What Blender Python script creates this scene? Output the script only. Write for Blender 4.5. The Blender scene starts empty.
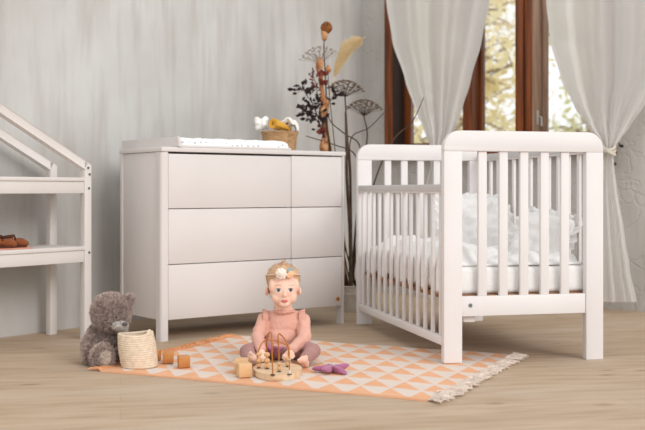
import bpy, bmesh, math, random
from mathutils import Vector, Matrix, noise
R = random.Random(7)
PI = math.pi
SC = bpy.context.scene
COL = SC.collection

# ------------------------------------------------------------------ camera, world, lights, exposure
F, HC, HY, CX = 1040.0, 0.697, 190.0, 322.5
cam_d = bpy.data.cameras.new('camera')
cam_d.sensor_width = 36; cam_d.lens = 36 * F / 645
cam_d.shift_y = -(215 - HY) / 645
cam_d.clip_end = 200
cam_d.dof.use_dof = True; cam_d.dof.focus_distance = 4.3; cam_d.dof.aperture_fstop = 2.7
cam = bpy.data.objects.new('camera', cam_d); COL.objects.link(cam)
cam.location = (0, 0, HC); cam.rotation_euler = (PI / 2, 0, 0)
SC.camera = cam

W = bpy.data.worlds.new('sky'); SC.world = W; W.use_nodes = True
wn = W.node_tree.nodes; wl = W.node_tree.links
bg = wn['Background']
bg.inputs[0].default_value = (0.96, 0.972, 0.985, 1); bg.inputs[1].default_value = 1.36

def area(name, loc, target, size, power, color, size_y=None):
    l = bpy.data.lights.new(name, 'AREA'); l.energy = power; l.color = color
    l.shape = 'RECTANGLE'; l.size = size; l.size_y = size_y or size
    o = bpy.data.objects.new(name, l); COL.objects.link(o); o.location = loc
    o.rotation_euler = (Vector(target) - Vector(loc)).to_track_quat('-Z', 'Y').to_euler()
    return o
sun_d = bpy.data.lights.new('soft_daylight', 'SUN'); sun_d.energy = 1.5; sun_d.angle = math.radians(26); sun_d.color = (1.0, 0.97, 0.95)
sun = bpy.data.objects.new('soft_daylight', sun_d); COL.objects.link(sun); sun.location = (4, -2, 5)
sun.rotation_euler = Vector((-.63, .77, -.52)).to_track_quat('-Z', 'Y').to_euler()

vs = SC.view_settings
vs.view_transform = 'Standard'; vs.look = 'None'; vs.gamma = 1; vs.use_curve_mapping = False
vs.exposure = -0.2

# ------------------------------------------------------------------ helpers
def at(px, y, Y):
    """Point at depth Y (metres) seen at (px, y)."""
    return Vector(((px - CX) / F * Y, Y, HC - (y - HY) / F * Y))

def link(o): COL.objects.link(o); return o

def mtx(o):
    m = Matrix.Identity(4)
    while o is not None:
        m = Matrix.LocRotScale(o.location, o.rotation_euler, o.scale) @ m
        o = o.parent
    return m

def tag(o, label=None, cat=None, group=None, kind=None):
    if label: o['label'] = label
    if cat: o['category'] = cat
    if group: o['group'] = group
    if kind: o['kind'] = kind
    return o

def thing(name, label, cat, loc=(0, 0, 0), rotz=0, group=None):
    o = link(bpy.data.objects.new(name, None)); o.empty_display_size = .05
    o.location = loc; o.rotation_euler = (0, 0, rotz)
    return tag(o, label, cat, group)

def obj(name, bm, m, parent=None, world=False, smooth=True, loc=None):
    me = bpy.data.meshes.new(name)
    if isinstance(bm, bpy.types.Mesh):
        me = bm
    else:
        bmesh.ops.recalc_face_normals(bm, faces=bm.faces[:])
        bm.to_mesh(me); bm.free()
    if world and parent is not None: me.transform(mtx(parent).inverted())
    if loc is not None: me.transform(Matrix.Translation(-Vector(loc)))
    for x in (m if isinstance(m, (list, tuple)) else [m]): me.materials.append(x)
    if smooth:
        me.shade_smooth()
        try: me.set_sharp_from_angle(angle=math.radians(38))
        except Exception: pass
    o = link(bpy.data.objects.new(name, me)); o.parent = parent
    if loc is not None: o.location = loc
    return o

def BM(): return bmesh.new()

def box(bm, x0, x1, y0, y1, z0, z1, bev=0.003, seg=2, M=None):
    r = bmesh.ops.create_cube(bm, size=1)
    v = r['verts']
    for p in v:
        p.co = Vector(((x0 + x1) / 2 + p.co.x * (x1 - x0), (y0 + y1) / 2 + p.co.y * (y1 - y0), (z0 + z1) / 2 + p.co.z * (z1 - z0)))
        if M is not None: p.co = M @ p.co
    if bev:
        e = list({e for p in v for e in p.link_edges})
        bmesh.ops.bevel(bm, geom=e, offset=bev, segments=seg, profile=.5, affect='EDGES')

def beam(bm, a, b, w, h, side=Vector((0, 1, 0)), bev=.003):
    """Rectangular bar from a to b: w across `side`, h across the third axis."""
    a, b = Vector(a), Vector(b); d = (b - a).normalized(); s = (side - d * side.dot(d)).normalized(); n = d.cross(s)
    M = Matrix((( d.x, s.x, n.x, 0), (d.y, s.y, n.y, 0), (d.z, s.z, n.z, 0), (0, 0, 0, 1)))
    M.translation = a
    box(bm, 0, (b - a).length, -w / 2, w / 2, -h / 2, h / 2, bev, 2, M)

def tube(bm, pts, rad, seg=10, cap=True):
    pts = [Vector(p) for p in pts]; n = len(pts)
    rads = rad if isinstance(rad, (list, tuple)) else [rad] * n
    rings = []; up = None
    for i, p in enumerate(pts):
        d = (pts[min(i + 1, n - 1)] - pts[max(i - 1, 0)])
        d = d.normalized() if d.length > 1e-9 else Vector((0, 0, 1))
        if up is None: up = d.orthogonal().normalized()
        else:
            up = up - d * up.dot(d)
            up = up.normalized() if up.length > 1e-6 else d.orthogonal().normalized()
        w = d.cross(up)
        rings.append([bm.verts.new(p + (up * math.cos(2 * PI * k / seg) + w * math.sin(2 * PI * k / seg)) * rads[i]) for k in range(seg)])
    for i in range(n - 1):
        for k in range(seg):
            bm.faces.new((rings[i][k], rings[i][(k + 1) % seg], rings[i + 1][(k + 1) % seg], rings[i + 1][k]))
    if cap:
        bm.faces.new(rings[0][::-1]); bm.faces.new(rings[-1])

def spline(ctrl, n=24):
    c = [Vector(p) for p in ctrl]; c = [c[0] * 2 - c[1]] + c + [c[-1] * 2 - c[-2]]
    out = []; m = len(c) - 3
    for i in range(n + 1):
        t = i / n * m; k = min(int(t), m - 1); t -= k
        p0, p1, p2, p3 = c[k:k + 4]
        out.append(.5 * (2 * p1 + (p2 - p0) * t + (2 * p0 - 5 * p1 + 4 * p2 - p3) * t * t + (3 * p1 - p0 - 3 * p2 + p3) * t ** 3))
    return out

def lathe(bm, prof, seg=40, c=(0, 0, 0), wob=None):
    rings = []
    for j, (r, z) in enumerate(prof):
        ring = []
        for k in range(seg):
            a = 2 * PI * k / seg
            p = Vector((r * math.cos(a), r * math.sin(a), z))
            if wob: p = wob(p, a, j)
            ring.append(bm.verts.new(p + Vector(c)))
        rings.append(ring)
    for i in range(len(rings) - 1):
        for k in range(seg):
            bm.faces.new((rings[i][k], rings[i][(k + 1) % seg], rings[i + 1][(k + 1) % seg], rings[i + 1][k]))
    bm.faces.new(rings[0][::-1]); bm.faces.new(rings[-1])

def ell(bm, c, r, rot=None, sub=3):
    M = Matrix.Translation(Vector(c))
    if rot is not None: M = M @ rot
    r = r if isinstance(r, (list, tuple)) else (r, r, r)
    return bmesh.ops.create_icosphere(bm, subdivisions=sub, radius=1, matrix=M @ Matrix.Diagonal((r[0], r[1], r[2], 1)))['verts']

def prism(bm, poly, y0, y1, bev=0):
    """Polygon in XZ, extruded from y0 to y1."""
    a = [bm.verts.new((x, y0, z)) for x, z in poly]; b = [bm.verts.new((x, y1, z)) for x, z in poly]
    f1 = bm.faces.new(a); f2 = bm.faces.new(b[::-1]); n = len(poly)
    for i in range(n): bm.faces.new((a[i], b[i], b[(i + 1) % n], a[(i + 1) % n]))
    if bev:
        e = list(f1.edges) + list(f2.edges)
        bmesh.ops.bevel(bm, geom=e, offset=bev, segments=2, profile=.5, affect='EDGES')

def grid(bm, nu, nv, fn):
    V = [[bm.verts.new(fn(i / nu, j / nv)) for i in range(nu + 1)] for j in range(nv + 1)]
    for j in range(nv):
        for i in range(nu): bm.faces.new((V[j][i], V[j][i + 1], V[j + 1][i + 1], V[j + 1][i]))
    return V

def capsule(bm, a, b, ra, rb, seg=16):
    a, b = Vector(a), Vector(b)
    tube(bm, [a + (b - a) * (i / 6) for i in range(7)], [ra + (rb - ra) * i / 6 for i in range(7)], seg)
    ell(bm, a, ra); ell(bm, b, rb)

def blob(bm, voxel, smooth=4, fac=.5):
    """One closed skin round every shape in bm."""
    bmesh.ops.recalc_face_normals(bm, faces=bm.faces[:])
    me = bpy.data.meshes.new('skin'); bm.to_mesh(me); bm.free()
    o = link(bpy.data.objects.new('skin', me))
    m = o.modifiers.new('r', 'REMESH'); m.mode = 'VOXEL'; m.voxel_size = voxel; m.adaptivity = 0
    if smooth:
        s = o.modifiers.new('s', 'SMOOTH'); s.iterations = smooth; s.factor = fac
    dg = bpy.context.evaluated_depsgraph_get()
    out = bpy.data.meshes.new_from_object(o.evaluated_get(dg))
    bpy.data.objects.remove(o); bpy.data.meshes.remove(me)
    return out

def solid(o, t, off=0):
    m = o.modifiers.new('t', 'SOLIDIFY'); m.thickness = t; m.offset = off
    return o

# ------------------------------------------------------------------ materials
def srgb(r, g, b):
    f = lambda c: (c / 255) / 12.92 if c / 255 <= .04045 else ((c / 255 + .055) / 1.055) ** 2.4
    return (f(r), f(g), f(b), 1)

def mat(name, c, rough=.6, c2=None, scale=8, stretch=(1, 1, 1), lo=.35, hi=.65, bump=0, bscale=None, spec=.3, metal=0, sheen=0, detail=4):
    m = bpy.data.materials.new(name); m.use_nodes = True
    nt = m.node_tree; n = nt.nodes; l = nt.links; p = n['Principled BSDF']
    p.inputs['Roughness'].default_value = rough; p.inputs['Metallic'].default_value = metal
    p.inputs['Specular IOR Level'].default_value = spec
    if sheen: p.inputs['Sheen Weight'].default_value = sheen
    p.inputs['Base Color'].default_value = srgb(*c)
    if c2 or bump:
        tc = n.new('ShaderNodeTexCoord'); mp = n.new('ShaderNodeMapping'); mp.inputs['Scale'].default_value = stretch
        l.new(tc.outputs['Object'], mp.inputs[0])
        nz = n.new('ShaderNodeTexNoise'); nz.inputs['Scale'].default_value = scale; nz.inputs['Detail'].default_value = detail
        l.new(mp.outputs[0], nz.inputs['Vector'])
    if c2:
        rp = n.new('ShaderNodeValToRGB'); e = rp.color_ramp.elements
        e[0].position = lo; e[1].position = hi; e[0].color = srgb(*c); e[1].color = srgb(*c2)
        l.new(nz.outputs['Fac'], rp.inputs[0]); l.new(rp.outputs[0], p.inputs['Base Color'])
    if bump:
        nb = nz
        if bscale:
            nb = n.new('ShaderNodeTexNoise'); nb.inputs['Scale'].default_value = bscale; nb.inputs['Detail'].default_value = 5
            l.new(mp.outputs[0], nb.inputs['Vector'])
        b = n.new('ShaderNodeBump'); b.inputs['Strength'].default_value = bump; b.inputs['Distance'].default_value = .01
        l.new(nb.outputs['Fac'], b.inputs['Height']); l.new(b.outputs[0], p.inputs['Normal'])
    return m

def plaster(name, c1, c2, c3, crack=0):
    m = mat(name, c1, .92, spec=.1); nt = m.node_tree; n = nt.nodes; l = nt.links; p = n['Principled BSDF']
    tc = n.new('ShaderNodeTexCoord')
    def nz(sc, st, det=5):
        mp = n.new('ShaderNodeMapping'); mp.inputs['Scale'].default_value = st; l.new(tc.outputs['Object'], mp.inputs[0])
        t = n.new('ShaderNodeTexNoise'); t.inputs['Scale'].default_value = sc; t.inputs['Detail'].default_value = det
        l.new(mp.outputs[0], t.inputs['Vector']); return t
    def ramp(t, lo, hi):
        r = n.new('ShaderNodeMapRange'); r.inputs[1].default_value = lo; r.inputs[2].default_value = hi
        l.new(t.outputs['Fac'], r.inputs[0]); return r
    def mix(a, b, f):
        x = n.new('ShaderNodeMix'); x.data_type = 'RGBA'
        l.new(f.outputs[0], x.inputs[0])
        for s, v in ((6, a), (7, b)):
            if isinstance(v, tuple): x.inputs[s].default_value = v
            else: l.new(v, x.inputs[s])
        return x.outputs[2]
    streak = nz(1.0, (16, 16, 2.0)); cloud = nz(1.3, (1, 1, 1)); fine = nz(30, (1, 1, .4))
    a = mix(srgb(*c1), srgb(*c2), ramp(cloud, .36, .66))
    b = mix(a, srgb(*c3), ramp(streak, .45, 1.05))
    l.new(b, p.inputs['Base Color'])
    bp = n.new('ShaderNodeBump'); bp.inputs['Strength'].default_value = .12 + crack * .38; bp.inputs['Distance'].default_value = .006
    ad = n.new('ShaderNodeMath'); ad.operation = 'ADD'
    l.new(streak.outputs['Fac'], ad.inputs[0]); l.new(fine.outputs['Fac'], ad.inputs[1])
    h = ad.outputs[0]
    if crack:
        vo = n.new('ShaderNodeTexVoronoi'); vo.feature = 'DISTANCE_TO_EDGE'; vo.inputs['Scale'].default_value = 5
        wz = nz(4, (1, 1, 1)); vm = n.new('ShaderNodeVectorMath'); vm.operation = 'MULTIPLY_ADD'; vm.inputs[1].default_value = (.5, .5, .5)
        l.new(wz.outputs['Color'], vm.inputs[0]); l.new(tc.outputs['Object'], vm.inputs[2]); l.new(vm.outputs[0], vo.inputs['Vector'])
        mr = n.new('ShaderNodeMapRange'); mr.inputs[2].default_value = .05; l.new(vo.outputs['Distance'], mr.inputs[0])
        a2 = n.new('ShaderNodeMath'); a2.operation = 'ADD'; l.new(h, a2.inputs[0]); l.new(mr.outputs[0], a2.inputs[1]); h = a2.outputs[0]
    l.new(h, bp.inputs['Height']); l.new(bp.outputs[0], p.inputs['Normal'])
    return m

def floor_mat():
    m = mat('floor_boards', (180, 160, 135), .62, spec=.25); nt = m.node_tree; n = nt.nodes; l = nt.links; p = n['Principled BSDF']
    tc = n.new('ShaderNodeTexCoord'); rot = n.new('ShaderNodeMapping'); rot.inputs['Rotation'].default_value = (0, 0, math.radians(-11))
    l.new(tc.outputs['Object'], rot.inputs[0])
    br = n.new('ShaderNodeTexBrick'); br.inputs['Scale'].default_value = 1; br.inputs['Brick Width'].default_value = 2.6; br.inputs['Row Height'].default_value = .14
    br.inputs['Mortar Size'].default_value = .0012; br.inputs['Mortar Smooth'].default_value = .3; br.offset = .37; br.inputs['Bias'].default_value = 0
    br.inputs['Color1'].default_value = srgb(191, 169, 144); br.inputs['Color2'].default_value = srgb(181, 158, 133); br.inputs['Mortar'].default_value = srgb(168, 145, 118)
    l.new(rot.outputs[0], br.inputs['Vector'])
    mp = n.new('ShaderNodeMapping'); mp.inputs['Scale'].default_value = (1.6, 11, 1); l.new(rot.outputs[0], mp.inputs[0])
    g = n.new('ShaderNodeTexNoise'); g.inputs['Scale'].default_value = 2.2; g.inputs['Detail'].default_value = 6; l.new(mp.outputs[0], g.inputs['Vector'])
    r = n.new('ShaderNodeMapRange'); r.inputs[1].default_value = .42; r.inputs[2].default_value = .78; r.inputs[4].default_value = .6; l.new(g.outputs['Fac'], r.inputs[0])
    x = n.new('ShaderNodeMix'); x.data_type = 'RGBA'; l.new(r.outputs[0], x.inputs[0]); l.new(br.outputs['Color'], x.inputs[6]); x.inputs[7].default_value = srgb(148, 118, 90)
    mp2 = n.new('ShaderNodeMapping'); mp2.inputs['Scale'].default_value = (.8, 1.6, 1); l.new(rot.outputs[0], mp2.inputs[0])
    g2 = n.new('ShaderNodeTexNoise'); g2.inputs['Scale'].default_value = 1.6; g2.inputs['Detail'].default_value = 5; l.new(mp2.outputs[0], g2.inputs['Vector'])
    r2 = n.new('ShaderNodeMapRange'); r2.inputs[1].default_value = .48; r2.inputs[2].default_value = .72; r2.inputs[4].default_value = .55; l.new(g2.outputs['Fac'], r2.inputs[0])
    x2 = n.new('ShaderNodeMix'); x2.data_type = 'RGBA'; l.new(r2.outputs[0], x2.inputs[0]); l.new(x.outputs[2], x2.inputs[6]); x2.inputs[7].default_value = srgb(196, 180, 162)
    vo = n.new('ShaderNodeTexVoronoi'); vo.inputs['Scale'].default_value = 4.6; mp3 = n.new('ShaderNodeMapping'); mp3.inputs['Scale'].default_value = (.6, 1.6, 1)
    l.new(rot.outputs[0], mp3.inputs[0]); l.new(mp3.outputs[0], vo.inputs['Vector'])
    r3 = n.new('ShaderNodeMapRange'); r3.inputs[1].default_value = .03; r3.inputs[2].default_value = .13; r3.inputs[3].default_value = .6; r3.inputs[4].default_value = 0; l.new(vo.outputs['Distance'], r3.inputs[0])
    x3 = n.new('ShaderNodeMix'); x3.data_type = 'RGBA'; l.new(r3.outputs[0], x3.inputs[0]); l.new(x2.outputs[2], x3.inputs[6]); x3.inputs[7].default_value = srgb(120, 95, 70)
    l.new(x3.outputs[2], p.inputs['Base Color'])
    b = n.new('ShaderNodeBump'); b.inputs['Strength'].default_value = .12; b.inputs['Distance'].default_value = .004
    l.new(g.outputs['Fac'], b.inputs['Height']); l.new(b.outputs[0], p.inputs['Normal'])
    return m

def rug_mat(cu, cv):
    m = mat('woven_rug', (214, 200, 186), .95, spec=.05); nt = m.node_tree; n = nt.nodes; l = nt.links; p = n['Principled BSDF']
    tc = n.new('ShaderNodeTexCoord'); se = n.new('ShaderNodeSeparateXYZ'); l.new(tc.outputs['Object'], se.inputs[0])
    def M(op, a, b=None):
        x = n.new('ShaderNodeMath'); x.operation = op
        for i, v in enumerate((a, b)):
            if v is None: continue
            if isinstance(v, (int, float)): x.inputs[i].default_value = v
            else: l.new(v, x.inputs[i])
        return x.outputs[0]
    wz = n.new('ShaderNodeTexNoise'); wz.inputs['Scale'].default_value = 60; l.new(tc.outputs['Object'], wz.inputs['Vector'])
    v = M('DIVIDE', M('ADD', se.outputs[1], M('MULTIPLY', M('SUBTRACT', wz.outputs['Fac'], .5), .02)), cv)
    u = M('DIVIDE', se.outputs[0], cu)
    fv = M('FRACT', v); fu = M('FRACT', u)
    tri = M('LESS_THAN', M('ADD', fu, fv), .97)
    tri = M('MULTIPLY', tri, M('GREATER_THAN', fv, .06))
    edge = M('LESS_THAN', se.outputs[1], .022)
    f = M('MAXIMUM', tri, edge)
    nz = n.new('ShaderNodeTexNoise'); nz.inputs['Scale'].default_value = 9; l.new(tc.outputs['Object'], nz.inputs['Vector'])
    pc = n.new('ShaderNodeMix'); pc.data_type = 'RGBA'; l.new(nz.outputs['Fac'], pc.inputs[0]); pc.inputs[6].default_value = srgb(232, 184, 150); pc.inputs[7].default_value = srgb(222, 164, 124)
    cr = n.new('ShaderNodeMix'); cr.data_type = 'RGBA'; l.new(nz.outputs['Fac'], cr.inputs[0]); cr.inputs[6].default_value = srgb(226, 212, 200); cr.inputs[7].default_value = srgb(214, 198, 186)
    x = n.new('ShaderNodeMix'); x.data_type = 'RGBA'; l.new(f, x.inputs[0]); l.new(cr.outputs[2], x.inputs[6]); l.new(pc.outputs[2], x.inputs[7])
    l.new(x.outputs[2], p.inputs['Base Color'])
    wv = n.new('ShaderNodeTexWave'); wv.inputs['Scale'].default_value = 60; wv.bands_direction = 'Y'; l.new(tc.outputs['Object'], wv.inputs['Vector'])
    b = n.new('ShaderNodeBump'); b.inputs['Strength'].default_value = .3; b.inputs['Distance'].default_value = .003
    l.new(wv.outputs['Fac'], b.inputs['Height']); l.new(b.outputs[0], p.inputs['Normal'])
    return m

def sheer_mat():
    m = bpy.data.materials.new('sheer_curtain'); m.use_nodes = True; nt = m.node_tree; n = nt.nodes; l = nt.links; n.clear()
    out = n.new('ShaderNodeOutputMaterial')
    d = n.new('ShaderNodeBsdfDiffuse'); d.inputs[0].default_value = srgb(252, 251, 249)
    t = n.new('ShaderNodeBsdfTranslucent'); t.inputs[0].default_value = srgb(252, 251, 249)
    tr = n.new('ShaderNodeBsdfTransparent')
    a = n.new('ShaderNodeMixShader'); a.inputs[0].default_value = .66; l.new(d.outputs[0], a.inputs[1]); l.new(t.outputs[0], a.inputs[2])
    b = n.new('ShaderNodeMixShader'); b.inputs[0].default_value = .06; l.new(a.outputs[0], b.inputs[1]); l.new(tr.outputs[0], b.inputs[2])
    l.new(b.outputs[0], out.inputs[0]); return m

def glass_mat():
    m = bpy.data.materials.new('window_glass'); m.use_nodes = True; nt = m.node_tree; n = nt.nodes; l = nt.links; n.clear()
    out = n.new('ShaderNodeOutputMaterial'); g = n.new('ShaderNodeBsdfGlossy'); g.inputs['Roughness'].default_value = .02
    tr = n.new('ShaderNodeBsdfTransparent'); fr = n.new('ShaderNodeFresnel'); fr.inputs[0].default_value = 1.3
    b = n.new('ShaderNodeMixShader'); l.new(fr.outputs[0], b.inputs[0]); l.new(tr.outputs[0], b.inputs[1]); l.new(g.outputs[0], b.inputs[2])
    l.new(b.outputs[0], out.inputs[0]); return m

def leaf_mat(name, c, c2, c3=None):
    m = mat(name, c, .6, c2, scale=2.2, lo=.35, hi=.65)
    n = m.node_tree.nodes; l = m.node_tree.links; p = n['Principled BSDF']
    t = n.new('ShaderNodeBsdfTranslucent'); rp = [x for x in n if x.type == 'VALTORGB'][0]; l.new(rp.outputs[0], t.inputs[0])
    a = n.new('ShaderNodeMixShader'); a.inputs[0].default_value = .5; l.new(p.outputs[0], a.inputs[1]); l.new(t.outputs[0], a.inputs[2])
    l.new(a.outputs[0], n['Material Output'].inputs[0]); return m

white_paint = mat('white_lacquer', (219, 213, 210), .6, (215, 209, 205), scale=3, spec=.2)
crib_paint = mat('white_crib_paint', (228, 224, 222), .55, (224, 219, 217), scale=3, spec=.25)
shelf_paint = mat('white_shelf_paint', (214, 208, 203), .55, (219, 213, 208), scale=4)
grey_strip = mat('grey_teething_strip', (196, 193, 192), .4)
wood_base = mat('pine_base', (166, 122, 88), .6, (146, 104, 72), scale=6, stretch=(1, 8, 8))
linen = mat('white_bedding', (240, 238, 236), .9, (230, 228, 226), scale=5, bump=.3, bscale=40, spec=.1, sheen=.2)
linen_grey = mat('pale_grey_bedding', (230, 228, 226), .9, (216, 214, 212), scale=5, bump=.3, bscale=40, spec=.1, sheen=.2)
trim_beige = mat('beige_piping', (176, 150, 122), .9)
screw = mat('steel_screw', (120, 128, 128), .35, metal=.8)
brown_wood = mat('window_wood', (150, 80, 34), .45, (70, 36, 20), scale=3, stretch=(10, 10, .7), lo=.3, hi=.7, bump=.2, spec=.4)
pale_wood = mat('pale_window_wood', (186, 156, 134), .6, (150, 116, 92), scale=4, stretch=(10, 10, .7), bump=.2)  # paler tone than the other window wood
rope = mat('cotton_rope', (228, 210, 188), .95, (214, 194, 170), scale=60, bump=.25, bscale=180, spec=.05)
wicker = mat('wicker', (196, 160, 118), .8, (160, 120, 82), scale=40, stretch=(1, 1, 4), bump=.6, bscale=90)
block_wood = mat('beech_block', (198, 136, 78), .55, (178, 114, 60), scale=5, stretch=(1, 6, 6))
block_wood2 = mat('pale_beech_block', (222, 182, 136), .55, (208, 164, 116), scale=5, stretch=(1, 6, 6))
board_wood = mat('toy_board_wood', (228, 202, 168), .55, (214, 182, 146), scale=4, stretch=(1, 6, 1))
wire_m = mat('orange_wire', (176, 106, 40), .4)
wire_w = mat('pale_wire', (226, 216, 200), .4)
hole_m = mat('dark_hole', (60, 42, 34), .7)
bead_m = mat('wooden_bead', (214, 170, 122), .5)
fur = mat('grey_fur', (212, 192, 182), .95, (160, 140, 130), scale=75, spec=.05, sheen=.3)
fur_pale = mat('pale_plush', (196, 180, 164), .95, (206, 192, 178), scale=25, spec=.05, sheen=.3)
muzzle_m = mat('cream_plush', (196, 188, 180), .95, (184, 175, 166), scale=30, sheen=.3)
nose_m = mat('grey_nose', (92, 84, 84), .6)
felt = mat('purple_felt', (172, 104, 138), .95, (156, 88, 122), scale=20, sheen=.3)
yellow = mat('mustard_towel', (222, 166, 48), .95, (204, 146, 34), scale=30, bump=.4, bscale=120, sheen=.3)
fluffy = mat('white_towel', (238, 235, 230), .95, (226, 222, 216), scale=14, bump=.5, bscale=70, sheen=.3)
shoe_m = mat('brown_suede', (150, 84, 42), .85, (120, 62, 30), scale=12, sheen=.2)
sole_m = mat('dark_sole', (84, 46, 28), .8)
salmon = mat('salmon_paper', (206, 142, 122), .8)
skin = mat('skin', (238, 203, 184), .5, (238, 194, 172), scale=12, spec=.3)
skin.node_tree.nodes['Principled BSDF'].inputs['Subsurface Weight'].default_value = .15
skin.node_tree.nodes['Principled BSDF'].inputs['Subsurface Radius'].default_value = (.012, .006, .003)
eye_w = mat('eye_white', (226, 220, 216), .3)
iris = mat('iris', (58, 62, 76), .2, spec=.6)
lips = mat('lips', (204, 122, 112), .45)
lash = mat('lash', (128, 92, 76), .7)
brow = mat('brow', (200, 160, 130), .8)
hair_m = mat('fair_hair', (214, 180, 146), .7, (196, 158, 122), scale=20, stretch=(6, 1, 6))
top_m = mat('pink_jersey', (222, 172, 154), .9, (212, 160, 142), scale=10, bump=.25, bscale=160, spec=.1, sheen=.2)
pants_m = mat('mauve_leggings', (174, 134, 128), .9, (162, 120, 114), scale=10, bump=.25, bscale=160, spec=.1, sheen=.2)
ruffle_m = mat('orange_edging', (204, 128, 96), .9)
petal_m = mat('cream_petal', (238, 226, 212), .9)
teal_m = mat('sage_felt', (150, 166, 164), .9)
peach_m = mat('peach_felt', (240, 190, 150), .9)
stem_brown = mat('dry_stem', (92, 72, 56), .85, (70, 54, 42), scale=30)
stem_dark = mat('dark_twig', (66, 52, 44), .85)
husk = mat('orange_husk', (206, 156, 112), .85, (156, 100, 64), scale=22, lo=.4, hi=.6)
bark = mat('orange_bark', (186, 128, 84), .85, (96, 62, 44), scale=16, stretch=(1, 1, .35), lo=.42, hi=.56, bump=.3)
seed_m = mat('dry_seed', (112, 94, 78), .9)
dark_leaf = mat('dark_leaf', (58, 44, 42), .8, (44, 34, 36), scale=20)
red_leaf = mat('russet_leaf', (128, 62, 50), .8, (104, 46, 40), scale=20)
plume_m = mat('straw_plume', (240, 222, 182), .95, (228, 204, 158), scale=30, stretch=(1, 1, 6))
pot_m = mat('whitewashed_tin', (206, 200, 190), .7, (182, 174, 162), scale=10, bump=.2)
soil_m = mat('potting_soil', (70, 56, 46), .95)
rope_tie = mat('tieback_cord', (214, 206, 192), .9)
hook_m = mat('dark_hook', (60, 52, 46), .5, metal=.5)
badge_m = mat('leather_badge', (196, 132, 60), .6); badge_d = mat('badge_print', (110, 66, 26), .6)
mat_fabric = mat('changing_mat_cover', (236, 234, 231), .8)
_n = mat_fabric.node_tree.nodes; _l = mat_fabric.node_tree.links
_tc = _n.new('ShaderNodeTexCoord'); _v = _n.new('ShaderNodeTexVoronoi'); _v.inputs['Scale'].default_value = 34; _v.inputs['Randomness'].default_value = .55
_l.new(_tc.outputs['Object'], _v.inputs['Vector'])
_r = _n.new('ShaderNodeValToRGB'); _r.color_ramp.interpolation = 'CONSTANT'; _e = _r.color_ramp.elements; _e[0].color = srgb(186, 186, 184); _e[1].position = .24; _e[1].color = srgb(238, 236, 233)
_l.new(_v.outputs['Distance'], _r.inputs[0]); _l.new(_r.outputs[0], _n['Principled BSDF'].inputs['Base Color'])

# ------------------------------------------------------------------ setting
WA = math.radians(52)
wu = Vector((math.cos(WA), math.sin(WA), 0)); wnv = Vector((math.sin(WA), -math.cos(WA), 0))   # along the wall, out of the wall
CORN = Vector((.274, 7.21, 0))
VA = math.radians(-39); vu = Vector((math.cos(VA), math.sin(VA), 0)); vn = Vector((math.sin(VA), -math.cos(VA), 0))
def on_wall(px, off):
    """Point of the window wall (moved off it into the room) on the sight line at px, and its distance along the wall."""
    o_ = CORN + vn * off; r = (px - CX) / F
    t = (o_.y * r - o_.x) / (vu.x - vu.y * r)
    return o_ + vu * t, t
HW = 3.2
def struct(name, bm, m, parent=None, **k):
    o = obj(name, bm, m, parent, **k)
    if parent is None: o['kind'] = 'structure'
    return o
def wall_slab(name, a, b, n, z0, z1, m, th=.12):
    bm = BM(); d = (b - a); u = d.normalized()
    M = Matrix(((u.x, n.x, 0, a.x), (u.y, n.y, 0, a.y), (0, 0, 1, 0), (0, 0, 0, 1)))
    box(bm, 0, d.length, -th, 0, z0, z1, 0, M=M)
    return bm
plaster_l = plaster('grey_plaster', (200, 199, 196), (180, 177, 172), (164, 157, 149))
plaster_w = plaster('pale_plaster', (200, 196, 190), (186, 182, 176), (174, 168, 160))
plaster_r = plaster('cracked_plaster', (200, 197, 192), (186, 182, 177), (172, 167, 160), crack=1)
bm = BM(); grid(bm, 8, 8, lambda u, v: Vector((-6 + 12 * u, -1.5 + 9.0 * v, 0)))
struct('floor', bm, floor_mat(), smooth=False)
struct('wall_left', wall_slab('', CORN - wu * 5.2, CORN, wnv, 0, HW, 0), plaster_l, smooth=False)
SILL, HEAD = .935, 2.5
T0, T1, TEND = .195, 1.83, 4.6
bb = wall_slab('', CORN - vu * .1, CORN + vu * T0, vn, 0, HW, 0, th=.32)
for a, b, z0, z1 in ((T0, T1, 0, SILL), (T0, T1, HEAD, HW), (T1, TEND, 0, HW)):
    M = Matrix(((vu.x, vn.x, 0, CORN.x), (vu.y, vn.y, 0, CORN.y), (0, 0, 1, 0), (0, 0, 0, 1)))
    box(bb, a, b, -.32, 0, z0, z1, 0, M=M)
struct('wall_right', bb, plaster_r, smooth=False)
# window_1: casing, mullions, sashes, sill, glass (wall-local: x along, positive y outwards)
win = link(bpy.data.objects.new('window_1', None)); win.location = CORN
win.rotation_euler = (0, 0, VA); win['kind'] = 'structure'
def wbox(name, parts, m, parent=win):
    bm = BM()
    for p in parts: box(bm, *p)
    return obj(name, bm, m, parent)
SD0, SD1 = .13, .175
wbox('window_frame', [(T0, T0 + .065, -.008, .18, SILL, HEAD), (T1 - .065, T1, -.008, .18, SILL, HEAD), (T0 + .065, T1 - .065, -.008, .18, HEAD - .065, HEAD), (T0 + .065, T1 - .065, .06, .18, SILL, SILL + .03)], brown_wood)
wbox('jamb_side_strip', [(T0 + .065, T0 + .069, .0, SD0, SILL + .03, HEAD - .065)], mat('dark_jamb', (58, 44, 38), .6))  # thin dark strip laid along the inner side of the jamb
MUL = ((.79, .855), (1.194, 1.304))
wbox('mullion', [(.79, .855, .03, .18, SILL + .03, HEAD - .065)], brown_wood)
wbox('mullion', [(1.194, 1.248, -.012, .18, SILL + .03, HEAD - .065), (1.250, 1.302, 0, .18, SILL + .03, HEAD - .065)], brown_wood)
wbox('mullion_side_strip', [(1.302, 1.307, .004, SD0, SILL + .03, HEAD - .065)], pale_wood)  # thin paler strip laid on one side of the mullion
glass = glass_mat()
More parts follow.
